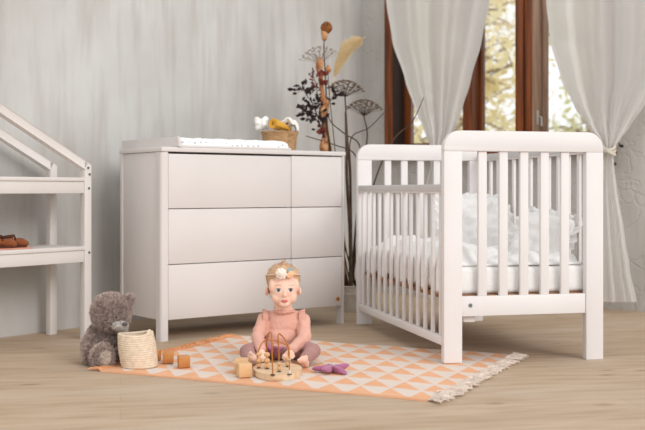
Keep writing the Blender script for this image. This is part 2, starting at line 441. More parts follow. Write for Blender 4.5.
def sash(x0, x1, m, w):
    z0, z1 = SILL + .03, HEAD - .065
    p = [(x0, x0 + w, SD0, SD1, z0, z1), (x1 - w, x1, SD0, SD1, z0, z1), (x0 + w, x1 - w, SD0, SD1, z0, z0 + .05), (x0 + w, x1 - w, SD0, SD1, z1 - .05, z1)]
    sh_ = wbox('sash', p, m)
    g = BM(); box(g, x0 + w, x1 - w, SD0 + .018, SD0 + .024, z0 + .05, z1 - .05, 0)
    obj('pane', g, glass, sh_, smooth=False)
sash(T0 + .07, .79, brown_wood, .05); sash(.855, 1.194, brown_wood, .02); sash(1.307, T1 - .065, pale_wood, .022)
wbox('window_sill', [(T0 - .02, T1 + .02, -.05, .1, SILL - .03, SILL)], brown_wood)
h = BM(); box(h, 1.307, 1.313, .05, .075, 1.10, 1.19, .002); tube(h, [(1.31, .062, 1.15), (1.335, .062, 1.15), (1.338, .062, 1.09)], .006)
obj('window_handle', h, mat('pale_handle', (190, 186, 178), .4, metal=.3), win)

# ------------------------------------------------------------------ outside: ground and trees
bm = BM(); box(bm, -30, 40, 6.9, 60, -.9, -.8, 0)
struct('ground', bm, mat('autumn_grass', (150, 146, 96), .9, (176, 160, 104), scale=2), smooth=False)
leafs = [leaf_mat('leaf_yellow', (248, 242, 208), (242, 230, 186)), leaf_mat('leaf_green', (240, 240, 206), (228, 230, 186)), leaf_mat('leaf_gold', (250, 242, 214), (246, 230, 188))]
tree_bark = mat('tree_bark', (178, 162, 142), .9, (150, 134, 116), scale=8, stretch=(1, 1, .2))
def tree(x, y, h, sp, lm, label, n):
    t = thing('garden_tree', label, 'tree', (x, y, -.8))
    rr = random.Random(int(x * 100 + y * 10)); tips = []
    tb = BM(); tube(tb, [(0, 0, 0), (.05, 0, h * .3), (-.03, .05, h * .6), (0, 0, h * .95)], [.16, .12, .08, .03], 8)
    for k in range(26):
        z = h * rr.uniform(.22, .9); a = rr.uniform(0, 2 * PI); L = sp * rr.uniform(.5, 1.0) * (1.1 - .5 * z / h)
        d = Vector((math.cos(a), math.sin(a), rr.uniform(.0, .5)))
        p = [Vector((0, 0, z)), Vector((0, 0, z)) + d * L * .5 + Vector((0, 0, .06)), Vector((0, 0, z)) + d * L + Vector((0, 0, -.1))]
        tube(tb, spline(p, 6), [.035 - .028 * i / 6 for i in range(7)], 5)
        for q in spline(p, 6)[2:]: tips.append(q)
        for j in range(3):
            s = spline(p, 6)[2 + j]; e = s + Vector((rr.uniform(-.5, .5), rr.uniform(-.5, .5), rr.uniform(-.3, .4)))
            tube(tb, [s, (s + e) / 2 + Vector((0, 0, .04)), e], [.012, .008, .004], 4); tips += [e, (s + e) / 2]
    obj('trunk', tb, tree_bark, t)
    fb = BM()
    for i in range(n):
        c = rr.choice(tips) + Vector((rr.gauss(0, .14), rr.gauss(0, .14), rr.gauss(0, .12)))
        s = rr.uniform(.03, .065); q = Matrix.Rotation(rr.uniform(0, 6.3), 3, Vector((rr.gauss(0, 1), rr.gauss(0, 1), rr.gauss(0, 1))).normalized())
        fb.faces.new([fb.verts.new(c + q @ Vector(v) * s) for v in ((-1.3, 0, 0), (0, -.7, .1), (1.3, 0, 0), (0, .7, .1))])
    obj('foliage', fb, lm, t, smooth=False)
tree(1.35, 11.6, 4.6, 1.4, leafs[0], 'yellow-leaved tree outside the window beside the dark mullion', 1700)
tree(3.35, 12.8, 4.4, 1.5, leafs[1], 'yellow-green tree outside the narrow window pane', 1700)
tree(2.7, 18.6, 6.2, 2.4, leafs[2], 'pale golden tree standing further off outside the window', 2400)
tree(6.9, 18.6, 6.0, 2.4, leafs[0], 'yellow tree further off behind the yellow-green one', 2000)

# ------------------------------------------------------------------ curtains
sheer = sheer_mat()
def interp(tab, y):
    for a, b in zip(tab, tab[1:]):
        if y <= b[0]:
            t = max(0, (y - a[0]) / (b[0] - a[0])); t2 = t * t * (3 - 2 * t) * .5 + t * .5
            return [a[i] + (b[i] - a[i]) * t2 for i in range(1, len(a))]
    return list(tab[-1][1:])
ZTOP = 2.85
def curtain(tab, off, folds, label, ybot, seed):
    bm = BM(); rr = random.Random(seed); ph = rr.uniform(0, 6)
    def fn(u, v):
        px = interp(tab, 150)[0]; y = 0
        for _ in range(4):
            Yc = on_wall(px, off)[0].y; yt = HY - (ZTOP - HC) * F / Yc
            y = yt + (ybot - yt) * v; x0, x1, amp = interp(tab, y); px = x0 + (x1 - x0) * u
        wv = .8 * math.sin(u * folds * 2 * PI + ph + .9 * math.sin(v * 3)) + .5 * math.sin(u * folds * 3.3 * PI + 1.3 + v * 2) + .25 * math.sin(u * folds * 6.1 * PI + 4 * v)
        amp *= .55 + .5 * math.exp(-((y - 150) / 28) ** 2)
        p = on_wall(px, off)[0]
        return at(px, y, p.y - amp * wv * .8)
    grid(bm, 150, 80, fn)
    o = obj('curtain', bm, sheer, None); tag(o, label, 'curtain', None)
    return o
TL = [(-230, 372, 512, .035), (0, 386, 490, .03), (40, 392, 482, .028), (80, 405, 471, .026), (110, 415, 462, .024), (130, 424, 455, .024), (146, 430, 446, .026), (165, 431, 449, .024), (190, 425, 452, .024), (230, 421, 456, .025), (303, 416, 462, .027)]
TRr = [(-230, 538, 690, .035), (0, 546, 676, .03), (40, 550, 674, .028), (80, 561, 664, .026), (104, 573, 645, .026), (125, 586, 631, .025), (140, 598, 620, .024), (150, 604, 613, .02), (165, 602, 614, .02), (190, 600, 617, .02), (230, 598, 624, .02), (270, 597, 630, .02), (302, 596, 637, .02)]
curtain(TL, .15, 3.5, 'sheer white curtain tied back beside the dried flowers and the crib end', 303, 3)
curtain(TRr, .15, 4, 'sheer white curtain gathered by a cord, hem falling clear of the floor behind the crib', 302, 5)
# hem bead along the swept edge, cord, hooks
bm = BM()
c0 = on_wall(608.5, .15)[0]; c0.z = HC + (HY - 151) / F * c0.y
for k in range(3):
    pts = [c0 + Vector((math.cos(a) * .034, math.sin(a) * .045, .014 * (k - 1) + .01 * math.sin(a * 2 + k))) for a in [2 * PI * i / 24 for i in range(25)]]
    tube(bm, pts, .008, 8)
tube(bm, spline([c0 + Vector((.03, .02, 0)), c0 + Vector((.05, .05, .01)), Vector((*on_wall(616, .02)[0].xy, c0.z + .01))], 8), .005, 6)
tag(obj('curtain_tieback', bm, rope_tie), 'pale cord wound round the gathered curtain near the cracked wall', 'tieback')
rn = vn
def wall_pt(px, y, off):
    q = on_wall(px, off)[0]
    return Vector((q.x, q.y, HC - (y - HY) / F * q.y))
for (px, y), lb in zip(((622, 146), (615, 150), (615, 164)), ('small dark wall hook, the one standing apart beside the swept curtain edge', 'small dark wall hook at the height of the curtain cord', 'small dark wall hook lowest of three under the cord')):
    bm = BM(); p = wall_pt(px, y, 0)
    tube(bm, [p - rn * .004, p + rn * .012], .009, 10); tube(bm, [p + rn * .01, p + rn * .035, p + rn * .045 + Vector((0, 0, .018))], .004, 8)
    tag(obj('wall_hook', bm, hook_m), lb, 'hook')
# rod above the frame
bm = BM()
tube(bm, [CORN + vn * .15 + vu * .05 + Vector((0, 0, ZTOP)), CORN + vn * .15 + vu * 2.4 + Vector((0, 0, ZTOP))], .012, 12)
for k in (.3, 2.2): tube(bm, [CORN + vu * k + vn * -.003 + Vector((0, 0, ZTOP)), CORN + vu * k + vn * .15 + Vector((0, 0, ZTOP))], .008, 8)
tag(obj('curtain_rod', bm, hook_m), 'thin dark curtain rod above the window', 'curtain rod')

# ------------------------------------------------------------------ rug
RAng = math.radians(-25.2); RO = Vector((-.852, 3.985, 0))
RL, RW, RT = 1.325, 1.045, .007
rug = thing('rug', 'peach and cream triangle patterned flatweave rug with fringed ends under the baby', 'rug', RO, RAng)
bm = BM()
def rugf(u, v):
    wob = .004 * math.sin(u * 9) * (1 if v in (0, 1) else 0)
    return Vector((u * RL, v * RW + wob, RT + .0012 * math.sin(u * 23 + v * 7)))
V = grid(bm, 60, 40, rugf)
r = bmesh.ops.extrude_face_region(bm, geom=bm.faces[:])
for v in [g for g in r['geom'] if isinstance(g, bmesh.types.BMVert)]: v.co.z = .0005
obj('woven_panel', bm, rug_mat(.1143, .134), rug)
def fringe(x, sgn, n, L, m, name):
    bm = BM(); rr = random.Random(n)
    for i in range(n):
        y = RW * (i + .5) / n; l_ = L * rr.uniform(.7, 1.15)
        pts = [Vector((x, y, .006))]
        a = rr.gauss(0, .35)
        for k in range(1, 6):
            a += rr.gauss(0, .25)
            pts.append(pts[-1] + Vector((sgn * math.cos(a), math.sin(a), 0)) * l_ / 5); pts[-1].z = .006 + rr.uniform(0, .007)
        tube(bm, pts, [.0036, .004, .0035, .003, .003, .0025], 5)
    obj(name, bm, m, rug)
fringe(RL, 1, 260, .075, mat('cream_fringe', (222, 206, 192), .95, (204, 186, 172), scale=20), 'fringe')
fringe(0, -1, 230, .055, mat('peach_fringe', (218, 158, 114), .95, (200, 136, 92), scale=20), 'fringe')

# ------------------------------------------------------------------ house shelf
SO = Vector((-1.0815, 4.87, 0))
sh = thing('house_shelf', 'white house-shaped open shelf unit with sloping roof bars against the plaster wall', 'shelf', SO, WA)
SW, SD = 1.04, .29     # local x from -SW to 0, y from 0 (front) to SD
PW = .040
def post_top(front): return .835
for nm, x in (('post', -PW), ('post', -SW)):
    for y0 in (0, SD - .035):
        bm = BM(); t = .835
        x0, x1 = x, x + PW
        cut = PW * .53
        poly = [(x0, 0), (x1, 0), (x1, t - cut), (x0, t)] if x > -.5 else [(x0, 0), (x1, 0), (x1, t), (x0, t - cut)]
        prism(bm, poly, y0, y0 + .035, .002); obj('post', bm, shelf_paint, sh)
        if y0 == 0 and x > -.5:
            for (sx, sz) in ((-.02, .800), (-.012, .77), (-.016, .705), (-.014, .405)):
                s = BM(); tube(s, [(sx, .002, sz), (sx, -.003, sz)], .006, 12); obj('screw', s, screw, sh)
hx = -SW / 2; rise = (SW / 2) * .53
for y0 in (0, SD - .035):
    for s in (1, -1):
        bm = BM()
        a = Vector((hx + s * (SW / 2 - .028), y0 + .0175, .835 - .027)); b = Vector((hx - s * .02, y0 + .0175, .835 - .032 + rise - .006))
        beam(bm, a, b, .035, .037); obj('roof_bar', bm, shelf_paint, sh)
for zt, bt in ((.755, .018), (.435, .018)):
    bm = BM(); box(bm, -SW + .002, -PW, -.002, SD, zt - bt, zt); obj('board', bm, shelf_paint, sh)
    bm = BM(); box(bm, -SW + PW, -PW, .004, .024, zt - bt - .056, zt - bt); obj('apron', bm, shelf_paint, sh)
    bm = BM(); box(bm, -SW + PW, -PW, SD - .034, SD - .014, zt - bt - .056, zt - bt); obj('apron', bm, shelf_paint, sh)
    bm = BM(); box(bm, -PW + .006, -.006, .035, SD - .035, zt - bt - .056, zt - bt); obj('side_rail', bm, shelf_paint, sh)
# salmon sheet and baby shoes on the middle board
MS = mtx(sh)
def shelf_pt(x, y, z): return MS @ Vector((x, y, z))
bm = BM(); box(bm, -.62, -.305, .03, .22, .4355, .441, .001)
o = obj('paper_sheet', bm, salmon, None); o.matrix_world = MS
o.location = SO; o.rotation_euler = (0, 0, WA)
tag(o, 'flat salmon-coloured sheet lying on the shelf under the baby shoes', 'sheet')
def shoe(name, x, y, yaw, label, proto=None):
    loc = shelf_pt(x, y, .4415)
    t = thing(name, label, 'shoe', loc, WA + yaw, 'pair of brown baby shoes')
    bm = BM(); ell(bm, (.03, 0, .022), (.034, .025, .020)); ell(bm, (-.02, 0, .026), (.032, .022, .026)); ell(bm, (.055, 0, .016), (.018, .022, .014))
    me = blob(bm, .004, 3)
    bm = BM(); bm.from_mesh(me)
    for v in bm.verts: v.co.z = max(v.co.z, .005)
    obj('upper', bm, shoe_m, t)
    bm = BM()
    prof = [Vector((.02 + .055 * math.cos(a), (.026 + .002 * math.cos(a)) * math.sin(a), 0)) for a in [2 * PI * i / 28 for i in range(28)]]
    lo = [bm.verts.new(p) for p in prof]; hi = [bm.verts.new(p + Vector((0, 0, .008))) for p in prof]
    bm.faces.new(lo[::-1]); bm.faces.new(hi)
    for i in range(28): bm.faces.new((lo[i], lo[(i + 1) % 28], hi[(i + 1) % 28], hi[i]))
    bmesh.ops.translate(bm, verts=bm.verts[:], vec=(-.012, 0, 0)); obj('sole', bm, sole_m, t)
    bm = BM(); tube(bm, [Vector((-.02 + .026 * math.cos(a), .018 * math.sin(a), .048 + .004 * math.cos(a))) for a in [2 * PI * i / 20 for i in range(21)]], .006, 8, cap=False); obj('collar', bm, sole_m, t)
    bm = BM()
    for k in range(3):
        tube(bm, spline([(.012 + .014 * k, -.018, .034 - .004 * k), (.012 + .014 * k, 0, .046 - .006 * k), (.012 + .014 * k, .018, .034 - .004 * k)], 8), .003, 6)
    obj('lace', bm, sole_m, t)
shoe('baby_shoe', -.372, .09, math.radians(-28), 'brown suede baby shoe, the one nearer the shelf post')
shoe('baby_shoe', -.440, .085, math.radians(-35), 'brown suede baby shoe, partly cut off by the picture edge')

# ------------------------------------------------------------------ dresser
DO = Vector((-.741, 4.775, 0)); DA = math.radians(37.2)
DW, DD = 1.08, .43
dr = thing('dresser', 'white six-drawer dresser with short legs standing against the plaster wall', 'dresser', DO, DA)
# corner legs with rounded outer edge, through the full height
def leg(x0, x1, y0, y1, outer):
    bm = BM(); box(bm, x0, x1, y0, y1, 0, .873, 0)
    e = [e for e in bm.edges if abs(e.verts[0].co.z - e.verts[1].co.z) > .5 and abs(e.verts[0].co.x - outer[0]) < 1e-4 and abs(e.verts[0].co.y - outer[1]) < 1e-4]
    bmesh.ops.bevel(bm, geom=e, offset=.016, segments=5, profile=.5, affect='EDGES')
    obj('leg', bm, white_paint, dr)
leg(0, .036, 0, .05, (0, 0)); leg(DW - .02, DW, 0, .05, (DW, 0)); leg(0, .036, DD - .03, DD, (0, DD)); leg(DW - .02, DW, DD - .05, DD, (DW, DD))
bm = BM(); box(bm, .008, .026, .05, DD - .03, .095, .873, .001); obj('side_panel', bm, white_paint, dr)
bm = BM(); box(bm, DW - .016, DW - .003, .05, DD - .05, .095, .873, .001); obj('side_panel', bm, white_paint, dr)
bm = BM(); box(bm, .026, DW - .016, DD - .018, DD - .004, .095, .873, .001); obj('back_panel', bm, white_paint, dr)
bm = BM(); box(bm, .026, DW - .016, .022, DD - .018, .095, .113, .001); obj('bottom_panel', bm, white_paint, dr)
bm = BM(); box(bm, 0, DW, -.004, DD, .8745, .896, .003); obj('top_panel', bm, white_paint, dr)
bm = BM(); box(bm, .726, .744, .022, DD - .02, .113, .856, .001); obj('divider', bm, white_paint, dr)
zr = [(.0965, .350), (.3535, .608), (.6115, .868)]
for (x0, x1) in ((.0385, .7335), (.7365, DW - .0215)):
    for z0, z1 in zr:
        bm = BM(); box(bm, x0, x1, .002, .02, z0, z1 - (.003 if z1 > .8 and x0 < .1 else 0), .002)
        box(bm, x0 + .02, x1 - .02, .02, .36, z0 + .02, z0 + .16, .001)
        d = obj('drawer', bm, white_paint, dr)
bm = BM(); tube(bm, [(DW - .05, .003, .132), (DW - .05, -.003, .132)], .0105, 20); bdg = obj('badge', bm, badge_m, dr); bdg['label'] = 'small round leather badge on the lowest drawer'
bm = BM(); tube(bm, [(DW - .05, -.002, .132), (DW - .05, -.0045, .132)], .005, 12); obj('badge_print', bm, badge_d, bdg)
# changing tray
tr = thing('changing_tray', 'white changing tray with raised side rail lying on the dresser top', 'changing tray', DO + Vector((0, 0, .8965)), DA)
bm = BM(); box(bm, .098, .735, .0, .57, 0, .011, .003); obj('tray_board', bm, white_paint, tr)
bm = BM()
rx = [(-.012, .0), (.575, .0), (.575, .05), (.01, .05), (-.006, .044), (-.012, .03)]
a = [bm.verts.new((.086, y, z)) for y, z in rx]; b = [bm.verts.new((.100, y, z)) for y, z in rx]
bm.faces.new(a); bm.faces.new(b[::-1])
for i in range(6): bm.faces.new((a[i], b[i], b[(i + 1) % 6], a[(i + 1) % 6]))
bmesh.ops.bevel(bm, geom=bm.edges[:], offset=.003, segments=2, affect='EDGES')
obj('side_rail', bm, white_paint, tr)
# changing mat
MD = mtx(dr)
bm = BM()
def matf(u, v):
    x = .104 + .625 * u; y = .005 + .42 * v
    e = min(u, 1 - u) * .625; g = min(v, 1 - v) * .42; k = min(1, min(e, g) / .03)
    rim = math.exp(-((g - .05) / .05) ** 2)
    return Vector((x, y, (.0 + .036 * math.sqrt(max(0, 1 - (1 - k) ** 2)) * (.72 + .28 * rim)) + .0012 * math.sin(x * 60) * k))
V = grid(bm, 80, 40, matf)
r = bmesh.ops.extrude_face_region(bm, geom=bm.faces[:])
for v in [g for g in r['geom'] if isinstance(g, bmesh.types.BMVert)]: v.co.z = -.0
bmesh.ops.remove_doubles(bm, verts=bm.verts[:], dist=.0002)
o = obj('changing_mat', bm, mat_fabric); o.location = DO + Vector((0, 0, .9078)); o.rotation_euler = (0, 0, DA)
tag(o, 'padded white changing mat with small grey motifs lying in the tray', 'changing mat')
# wicker basket with textiles
def dtop(x, y, z): return MD @ Vector((x, y, z))
BK = dtop(.83, .24, .8965)
bk = thing('wicker_basket', 'small woven wicker basket holding cloths on the dresser top', 'basket', BK, DA)
bm = BM()
prof = [(.0, .0), (.078, 0)] + [(.080 + .012 * t + (.0025 if i % 2 else 0), .004 + .092 * t) for i, t in enumerate([k / 22 for k in range(23)])] + [(.092, .102), (.085, .102), (.083, .096), (.074, .012), (0.001, .012)]
def wk(p, a, j):
    s = .0016 * math.sin(a * 24 + (PI if j % 2 else 0))
    return Vector((p.x * (1 + s * 8), p.y * (1 + s * 8), p.z))
lathe(bm, prof, 96, wob=wk); obj('basket_body', bm, wicker, bk)
bm = BM(); pts = [Vector((.091 * math.cos(a), .091 * math.sin(a), .101)) for a in [2 * PI * i / 48 for i in range(49)]]
for ph in (0, PI):
    tube(bm, [Vector(((.091 + .005 * math.cos(i * .9 + ph)) * math.cos(2 * PI * i / 96), (.091 + .005 * math.cos(i * .9 + ph)) * math.sin(2 * PI * i / 96), .101 + .005 * math.sin(i * .9 + ph))) for i in range(97)], .004, 6)
obj('rim', bm, wicker, bk)
def roll(c, axis, L, r0, r1, turns):
    bm = BM(); ax = Vector(axis).normalized(); s = ax.orthogonal().normalized(); w = ax.cross(s)
    n = int(turns * 26); pr = []
    for i in range(n + 1):
        a = 2 * PI * turns * i / n; rr_ = .012 + (r0 - .012) * i / n
        pr.append((a, rr_))
    rows = []
    for k in range(9):
        t = k / 8; sc = 1 + (r1 / r0 - 1) * t
        rows.append([bm.verts.new(Vector(c) + ax * (L * t) + (s * math.cos(a) + w * math.sin(a)) * q * sc) for a, q in pr])
    for k in range(8):
        for i in range(n): bm.faces.new((rows[k][i], rows[k][i + 1], rows[k + 1][i + 1], rows[k + 1][i]))
    return bm
Yb = BK.y
c = at(272.5, 123.5, Yb - .085)
o = obj('rolled_towel', roll(c, Vector((.62, .75, -.2)), .13, .027, .016, 3.2), yellow); solid(o, .007)
tag(o, 'mustard yellow towel rolled up and lying across the basket rim', 'towel')
bm = BM()
for k in range(26):
    a = R.uniform(0, 6.28); e = R.uniform(-1, 1)
    ell(bm, at(261.5, 123, Yb - .02) + Vector((math.cos(a) * .027 * R.random(), math.sin(a) * .03 * R.random(), .024 * e)), R.uniform(.012, .02), sub=2)
o = obj('cotton_pompom', blob(bm, .004, 2), fluffy); tag(o, 'fluffy white ball of cloth bulging from the basket beside the yellow roll', 'cloth')
bm = BM()
def cl(u, v):
    a = (u - .5) * 2.6; q = Vector((math.sin(a) * .048, (v - .5) * .09, .052 * math.cos(a)))
    q.z += .012 * math.sin(v * 9 + u * 5) + .006 * math.sin(u * 17); q.x += .006 * math.sin(v * 14)
    return at(288.5, 131, Yb + .01) + q
grid(bm, 40, 30, cl); o = solid(obj('folded_cloth', bm, fluffy), .008)
tag(o, 'folded white cloth standing up at the back of the wicker basket', 'cloth')

# ------------------------------------------------------------------ crib
CO = Vector((.482, 4.122, 0)); CA = math.radians(13.4)
CW, CL, CH = .694, 1.33, .934
cb = thing('crib', 'white wooden baby crib with slatted ends and one lowered barred side', 'crib', CO, CA)
PWd, TH = .077, .034
ZT, ZB0, ZB1 = .852, .192, .272
def crib_end(y0, y1, lift):
    for x0, x1 in ((0, PWd), (CW - PWd, CW)):
        bm = BM(); box(bm, x0, x1, y0, y1, lift if x0 == 0 else 0, ZT, .003); obj('post', bm, crib_paint, cb)
    bm = BM(); r = .07; poly = [(0, ZT), (CW, ZT)]
    poly += [(CW - r + r * math.cos(a), CH - r + r * math.sin(a)) for a in [PI / 2 * i / 8 for i in range(9)]]
    poly += [(r - r * math.sin(a), CH - r + r * math.cos(a)) for a in [PI / 2 * i / 8 for i in range(9)]]
    prism(bm, poly, y0, y1, .003); obj('head_panel', bm, crib_paint, cb)
    bm = BM(); box(bm, PWd, CW - PWd, y0 + .006, y1 - .006, ZB0, ZB1, .003); obj('bottom_rail', bm, crib_paint, cb)
    g = (CW - 2 * PWd) / 6
    for k in range(5):
        x = PWd + g * (k + 1)
        bm = BM(); box(bm, x - .018, x + .018, y0 + .008, y1 - .008, ZB1, ZT, .002); obj('slat', bm, crib_paint, cb)
crib_end(0, TH, .0085); crib_end(CL - TH, CL, 0)
for (x, z, y) in ((PWd + .036, .236, .0065), (CW - PWd - .03, .236, CL - TH + .004)):
    bm = BM(); tube(bm, [(x, y + .002, z), (x, y - .003, z)], .008, 16); obj('bolt', bm, screw, cb)
bm = BM(); box(bm, PWd + .02, PWd + .07, .04, .07, .165, .2, .002); obj('bracket', bm, crib_paint, cb)
def crib_side(xc, zlo, zhi, n, gap_top):
    bm = BM(); box(bm, xc - .012, xc + .012, TH, CL - TH, zlo, zlo + .036, .003); obj('side_rail', bm, crib_paint, cb)
    bm = BM(); box(bm, xc - .012, xc + .012, TH, CL - TH, zhi - .036, zhi - .008, .003); rl = obj('side_rail', bm, crib_paint, cb)
    bm = BM(); box(bm, xc - .0145, xc + .0145, TH + .002, CL - TH - .002, zhi - .030, zhi, .004, 3); g = obj('teething_strip', bm, grey_strip, rl); g['label'] = 'grey plastic strip capping the side rail'
    L = CL - 2 * TH
    for k in range(n):
        y = TH + L * (k + .5) / n
        bm = BM(); box(bm, xc - .007, xc + .007, y - .011, y + .011, zlo + .036, zhi - .036, .003); obj('bar', bm, crib_paint, cb)
crib_side(.017, .074, .720, 13, 0)
crib_side(CW - .017, .192, .885, 13, 0)
bm = BM(); box(bm, .045, CW - .045, TH + .006, CL - TH - .006, .250, .276, .002); obj('mattress_base', bm, wood_base, cb)
MC = mtx(cb)
def cw(x, y, z): return MC @ Vector((x, y, z))
def soft_box(x0, x1, y0, y1, z0, z1, amp, m, name, parent=None, seed=1, res=.018, r=.04):
    bm = BM(); box(bm, x0, x1, y0, y1, z0, z1, r, 5)
    bmesh.ops.subdivide_edges(bm, edges=[e for e in bm.edges if e.calc_length() > .08], cuts=16, use_grid_fill=True)
    bmesh.ops.recalc_face_normals(bm, faces=bm.faces[:]); bm.normal_update()
    for v in bm.verts:
        q = v.co * 7 + Vector((seed, 0, 0)); v.co += v.normal * amp * noise.noise(q)
    return obj(name, bm, m, parent)
mt = soft_box(.045, CW - .045, TH + .01, CL - TH - .01, .2775, .385, .005, linen, 'mattress', r=.02)
mt.location = CO; mt.rotation_euler = (0, 0, CA); tag(mt, 'white mattress in a fitted sheet lying inside the crib', 'mattress')
# pillows
def pillow(c, w, h, t, rx, rz, label, m, seed, ry=0, ruffle=.03):
    bm = BM(); n = 44
    def side(s):
        def fn(u, v):
            x, z = (u - .5), (v - .5)
            e = max(0, (1 - (2 * abs(x)) ** 3.2)) * max(0, (1 - (2 * abs(z)) ** 3.2))
            d = t / 2 * e ** .55
            q = Vector((x * w * 7 + seed, z * h * 7, s * 3.0))
            d *= 1 + .42 * noise.noise(q * 1.6) + .26 * noise.noise(q * 4)
            sx = 1 - .07 * (1 - (2 * abs(z)) ** 2) * 0 
            return Vector((x * w * sx, s * d, z * h))
        return fn
    grid(bm, n, n, side(1)); grid(bm, n, n, side(-1))
    bmesh.ops.remove_doubles(bm, verts=bm.verts[:], dist=.0006)
    # ruffled rim
    per = 160; inn = []; out = []
    for i in range(per):
        a = i / per * 4; k = int(a); f = a - k - .5
        b = [(f, -.5), (.5, f), (-f, .5), (-.5, -f)][k]
        p = Vector((b[0] * w, 0, b[1] * h)); d = Vector((b[0], 0, b[1])).normalized()
        inn.append(bm.verts.new(p * .97)); out.append(bm.verts.new(p + d * ruffle + Vector((0, .012 * math.sin(i * 1.1) + .006 * math.sin(i * .43), 0))))
    for i in range(per): bm.faces.new((inn[i], inn[(i + 1) % per], out[(i + 1) % per], out[i]))
    M = MC @ Matrix.Translation(c) @ Matrix.Rotation(rz, 4, 'Z') @ Matrix.Rotation(rx, 4, 'X') @ Matrix.Rotation(ry, 4, 'Y')
    bm.transform(M)
    o = obj('pillow', bm, m, loc=M.translation); tag(o, label, 'pillow', 'white pillows in the crib'); return o
pillow(Vector((.455, .78, .51)), .35, .33, .17, math.radians(-30), math.radians(4), 'larger puffy pale grey pillow behind the frilled one in the crib', linen_grey, 3)
pillow(Vector((.545, .27, .485)), .25, .23, .11, math.radians(-30), math.radians(-48), 'smaller white frilled pillow leaning on the fixed barred side of the crib', linen, 11, ry=math.radians(10))
# blanket: crumpled over the mattress, hanging down inside the lowered side
bm = BM()
def blk(u, v):
    s = -.115 + .70 * u; y = .055 + 1.20 * v
    fold = math.sin(y * 41 + .8 * math.sin(y * 9)); en = min(1, v / .05, (1 - v) / .05)
    if s < .0:
        d = -s; x = .0405 - .009 * min(1, d / .03) * (.5 + .5 * fold); z = .402 - d * (1 + .10 * fold)
    else:
        q = Vector((s * 7, y * 7, 0))
        x = .0405 + s
        z = .402 + .05 * max(0, noise.noise(q) + .35) + .022 * noise.noise(q * 2.6) + .07 * math.exp(-((s - .10) / .10) ** 2) * (.55 + .5 * noise.noise(Vector((y * 5, 2, 0)))) * math.exp(-((y - .55) / .4) ** 2)
        z = max(z, .394)
        k = min(1, s / .04); z = .402 + (z - .402) * k * en
        if x > CW - .06: x = CW - .06
    return Vector((x, y, z - .014 * (1 - en)))
grid(bm, 70, 150, blk)
o = obj('blanket', bm, linen); solid(o, .006, 1)
o.location = CO; o.rotation_euler = (0, 0, CA); tag(o, 'crumpled white blanket spread on the crib mattress, hanging down at the lowered side', 'blanket')
bm = BM(); pts = [blk(0, v / 150) + Vector((-.002, 0, -.003)) for v in range(151)]; tube(bm, pts, .006, 6); obj('piping', bm, trim_beige, o)['label'] = 'beige piped edge'

# ------------------------------------------------------------------ dried flowers in a pot
PC = at(354, 311, 6.0); PC.z = 0; PC.y = 6.02
pt = thing('tin_pot', 'low whitewashed ribbed tub holding dried stems in the wall corner', 'pot', PC)
bm = BM(); lathe(bm, [(.001, .0), (.098, 0), (.1, .004), (.106, .1), (.112, .104), (.108, .108), (.110, .14), (.116, .146), (.110, .15), (.102, .146), (.098, .11), (.001, .11)], 48, wob=lambda p, a, j: Vector((p.x * (1 + .012 * math.sin(a * 24) * (2 <= j <= 3)), p.y * (1 + .012 * math.sin(a * 24) * (2 <= j <= 3)), p.z))); obj('tub', bm, pot_m, pt)
bm = BM(); lathe(bm, [(.001, .112), (.096, .112), (.09, .122), (.001, .128)], 30); obj('soil', bm, soil_m, pt)
base = PC + Vector((0, 0, .12))
def stem_path(ctrl): return spline([base + Vector((R.uniform(-.05, .05), R.uniform(-.03, .04), 0))] + [Vector(c) for c in ctrl], 30)
FY = 5.98
def taper(n, a, b): return [a + (b - a) * i / (n - 1) for i in range(n)]
def umbel(bm_stem, bm_head, tip, d, rad, nrays, seedr, up=.85):
    d = d.normalized(); s = d.orthogonal().normalized(); w = d.cross(s)
    for k in range(nrays):
        a = k * 2.39996; q = math.sqrt((k + .5) / nrays)
        e = tip + d * rad * (up * (1 - .62 * q * q)) + (s * math.cos(a) + w * math.sin(a)) * rad * q
        tube(bm_stem, spline([tip, tip + (e - tip) * .55 + d * rad * .04, e], 4), .0010, 4)
        for j in range(7):
            b = j * 2.4; f = e + (s * math.cos(b) + w * math.sin(b)) * seedr * 2.4 * math.sqrt((j + .3) / 7) + d * seedr * 1.4
            tube(bm_stem, [e, f], .0007, 3); ell(bm_head, f, seedr, sub=1)
def flower_umbel(label, ctrl, rad, d, nr, sr, r0=.006, mm=None):
    p = stem_path(ctrl); t = thing('dried_umbel', label, 'dried flower', p[0], 0, 'dried umbel flower heads')
    b = BM(); tube(b, p, taper(len(p), r0, r0 * .65), 8); h = BM(); rays = BM()
    umbel(rays, h, p[-1], d, rad, nr, sr)
    obj('stem', b, stem_brown, t, world=True); obj('rays', rays, mm or stem_brown, t, world=True); obj('seed_head', h, mm or seed_m, t, world=True, smooth=True)['kind'] = 'stuff'
flower_umbel('large brown dried umbel on a tall stem, upper of two beside the window wall', [at(349, 290, FY), at(350.5, 200, FY), at(347, 130, FY), at(345, 97, FY)], .108, Vector((.12, -.1, 1)), 44, .0036)
flower_umbel('brown dried umbel on a leaning stem, lower of two beside the window wall', [at(351, 280, FY + .03), at(358, 200, FY), at(367, 140, FY), at(364, 116, FY - .02)], .105, Vector((.05, -.1, 1)), 44, .0036)
flower_umbel('pale grey dried umbel behind the orange stalk, topmost of the flower heads', [at(343, 230, FY + .02), at(331, 150, FY + .02), at(322, 90, FY + .02), at(320, 64, FY + .02)], .115, Vector((-.2, -.1, 1)), 40, .0026, .004, mat('grey_ray', (150, 138, 126), .9))
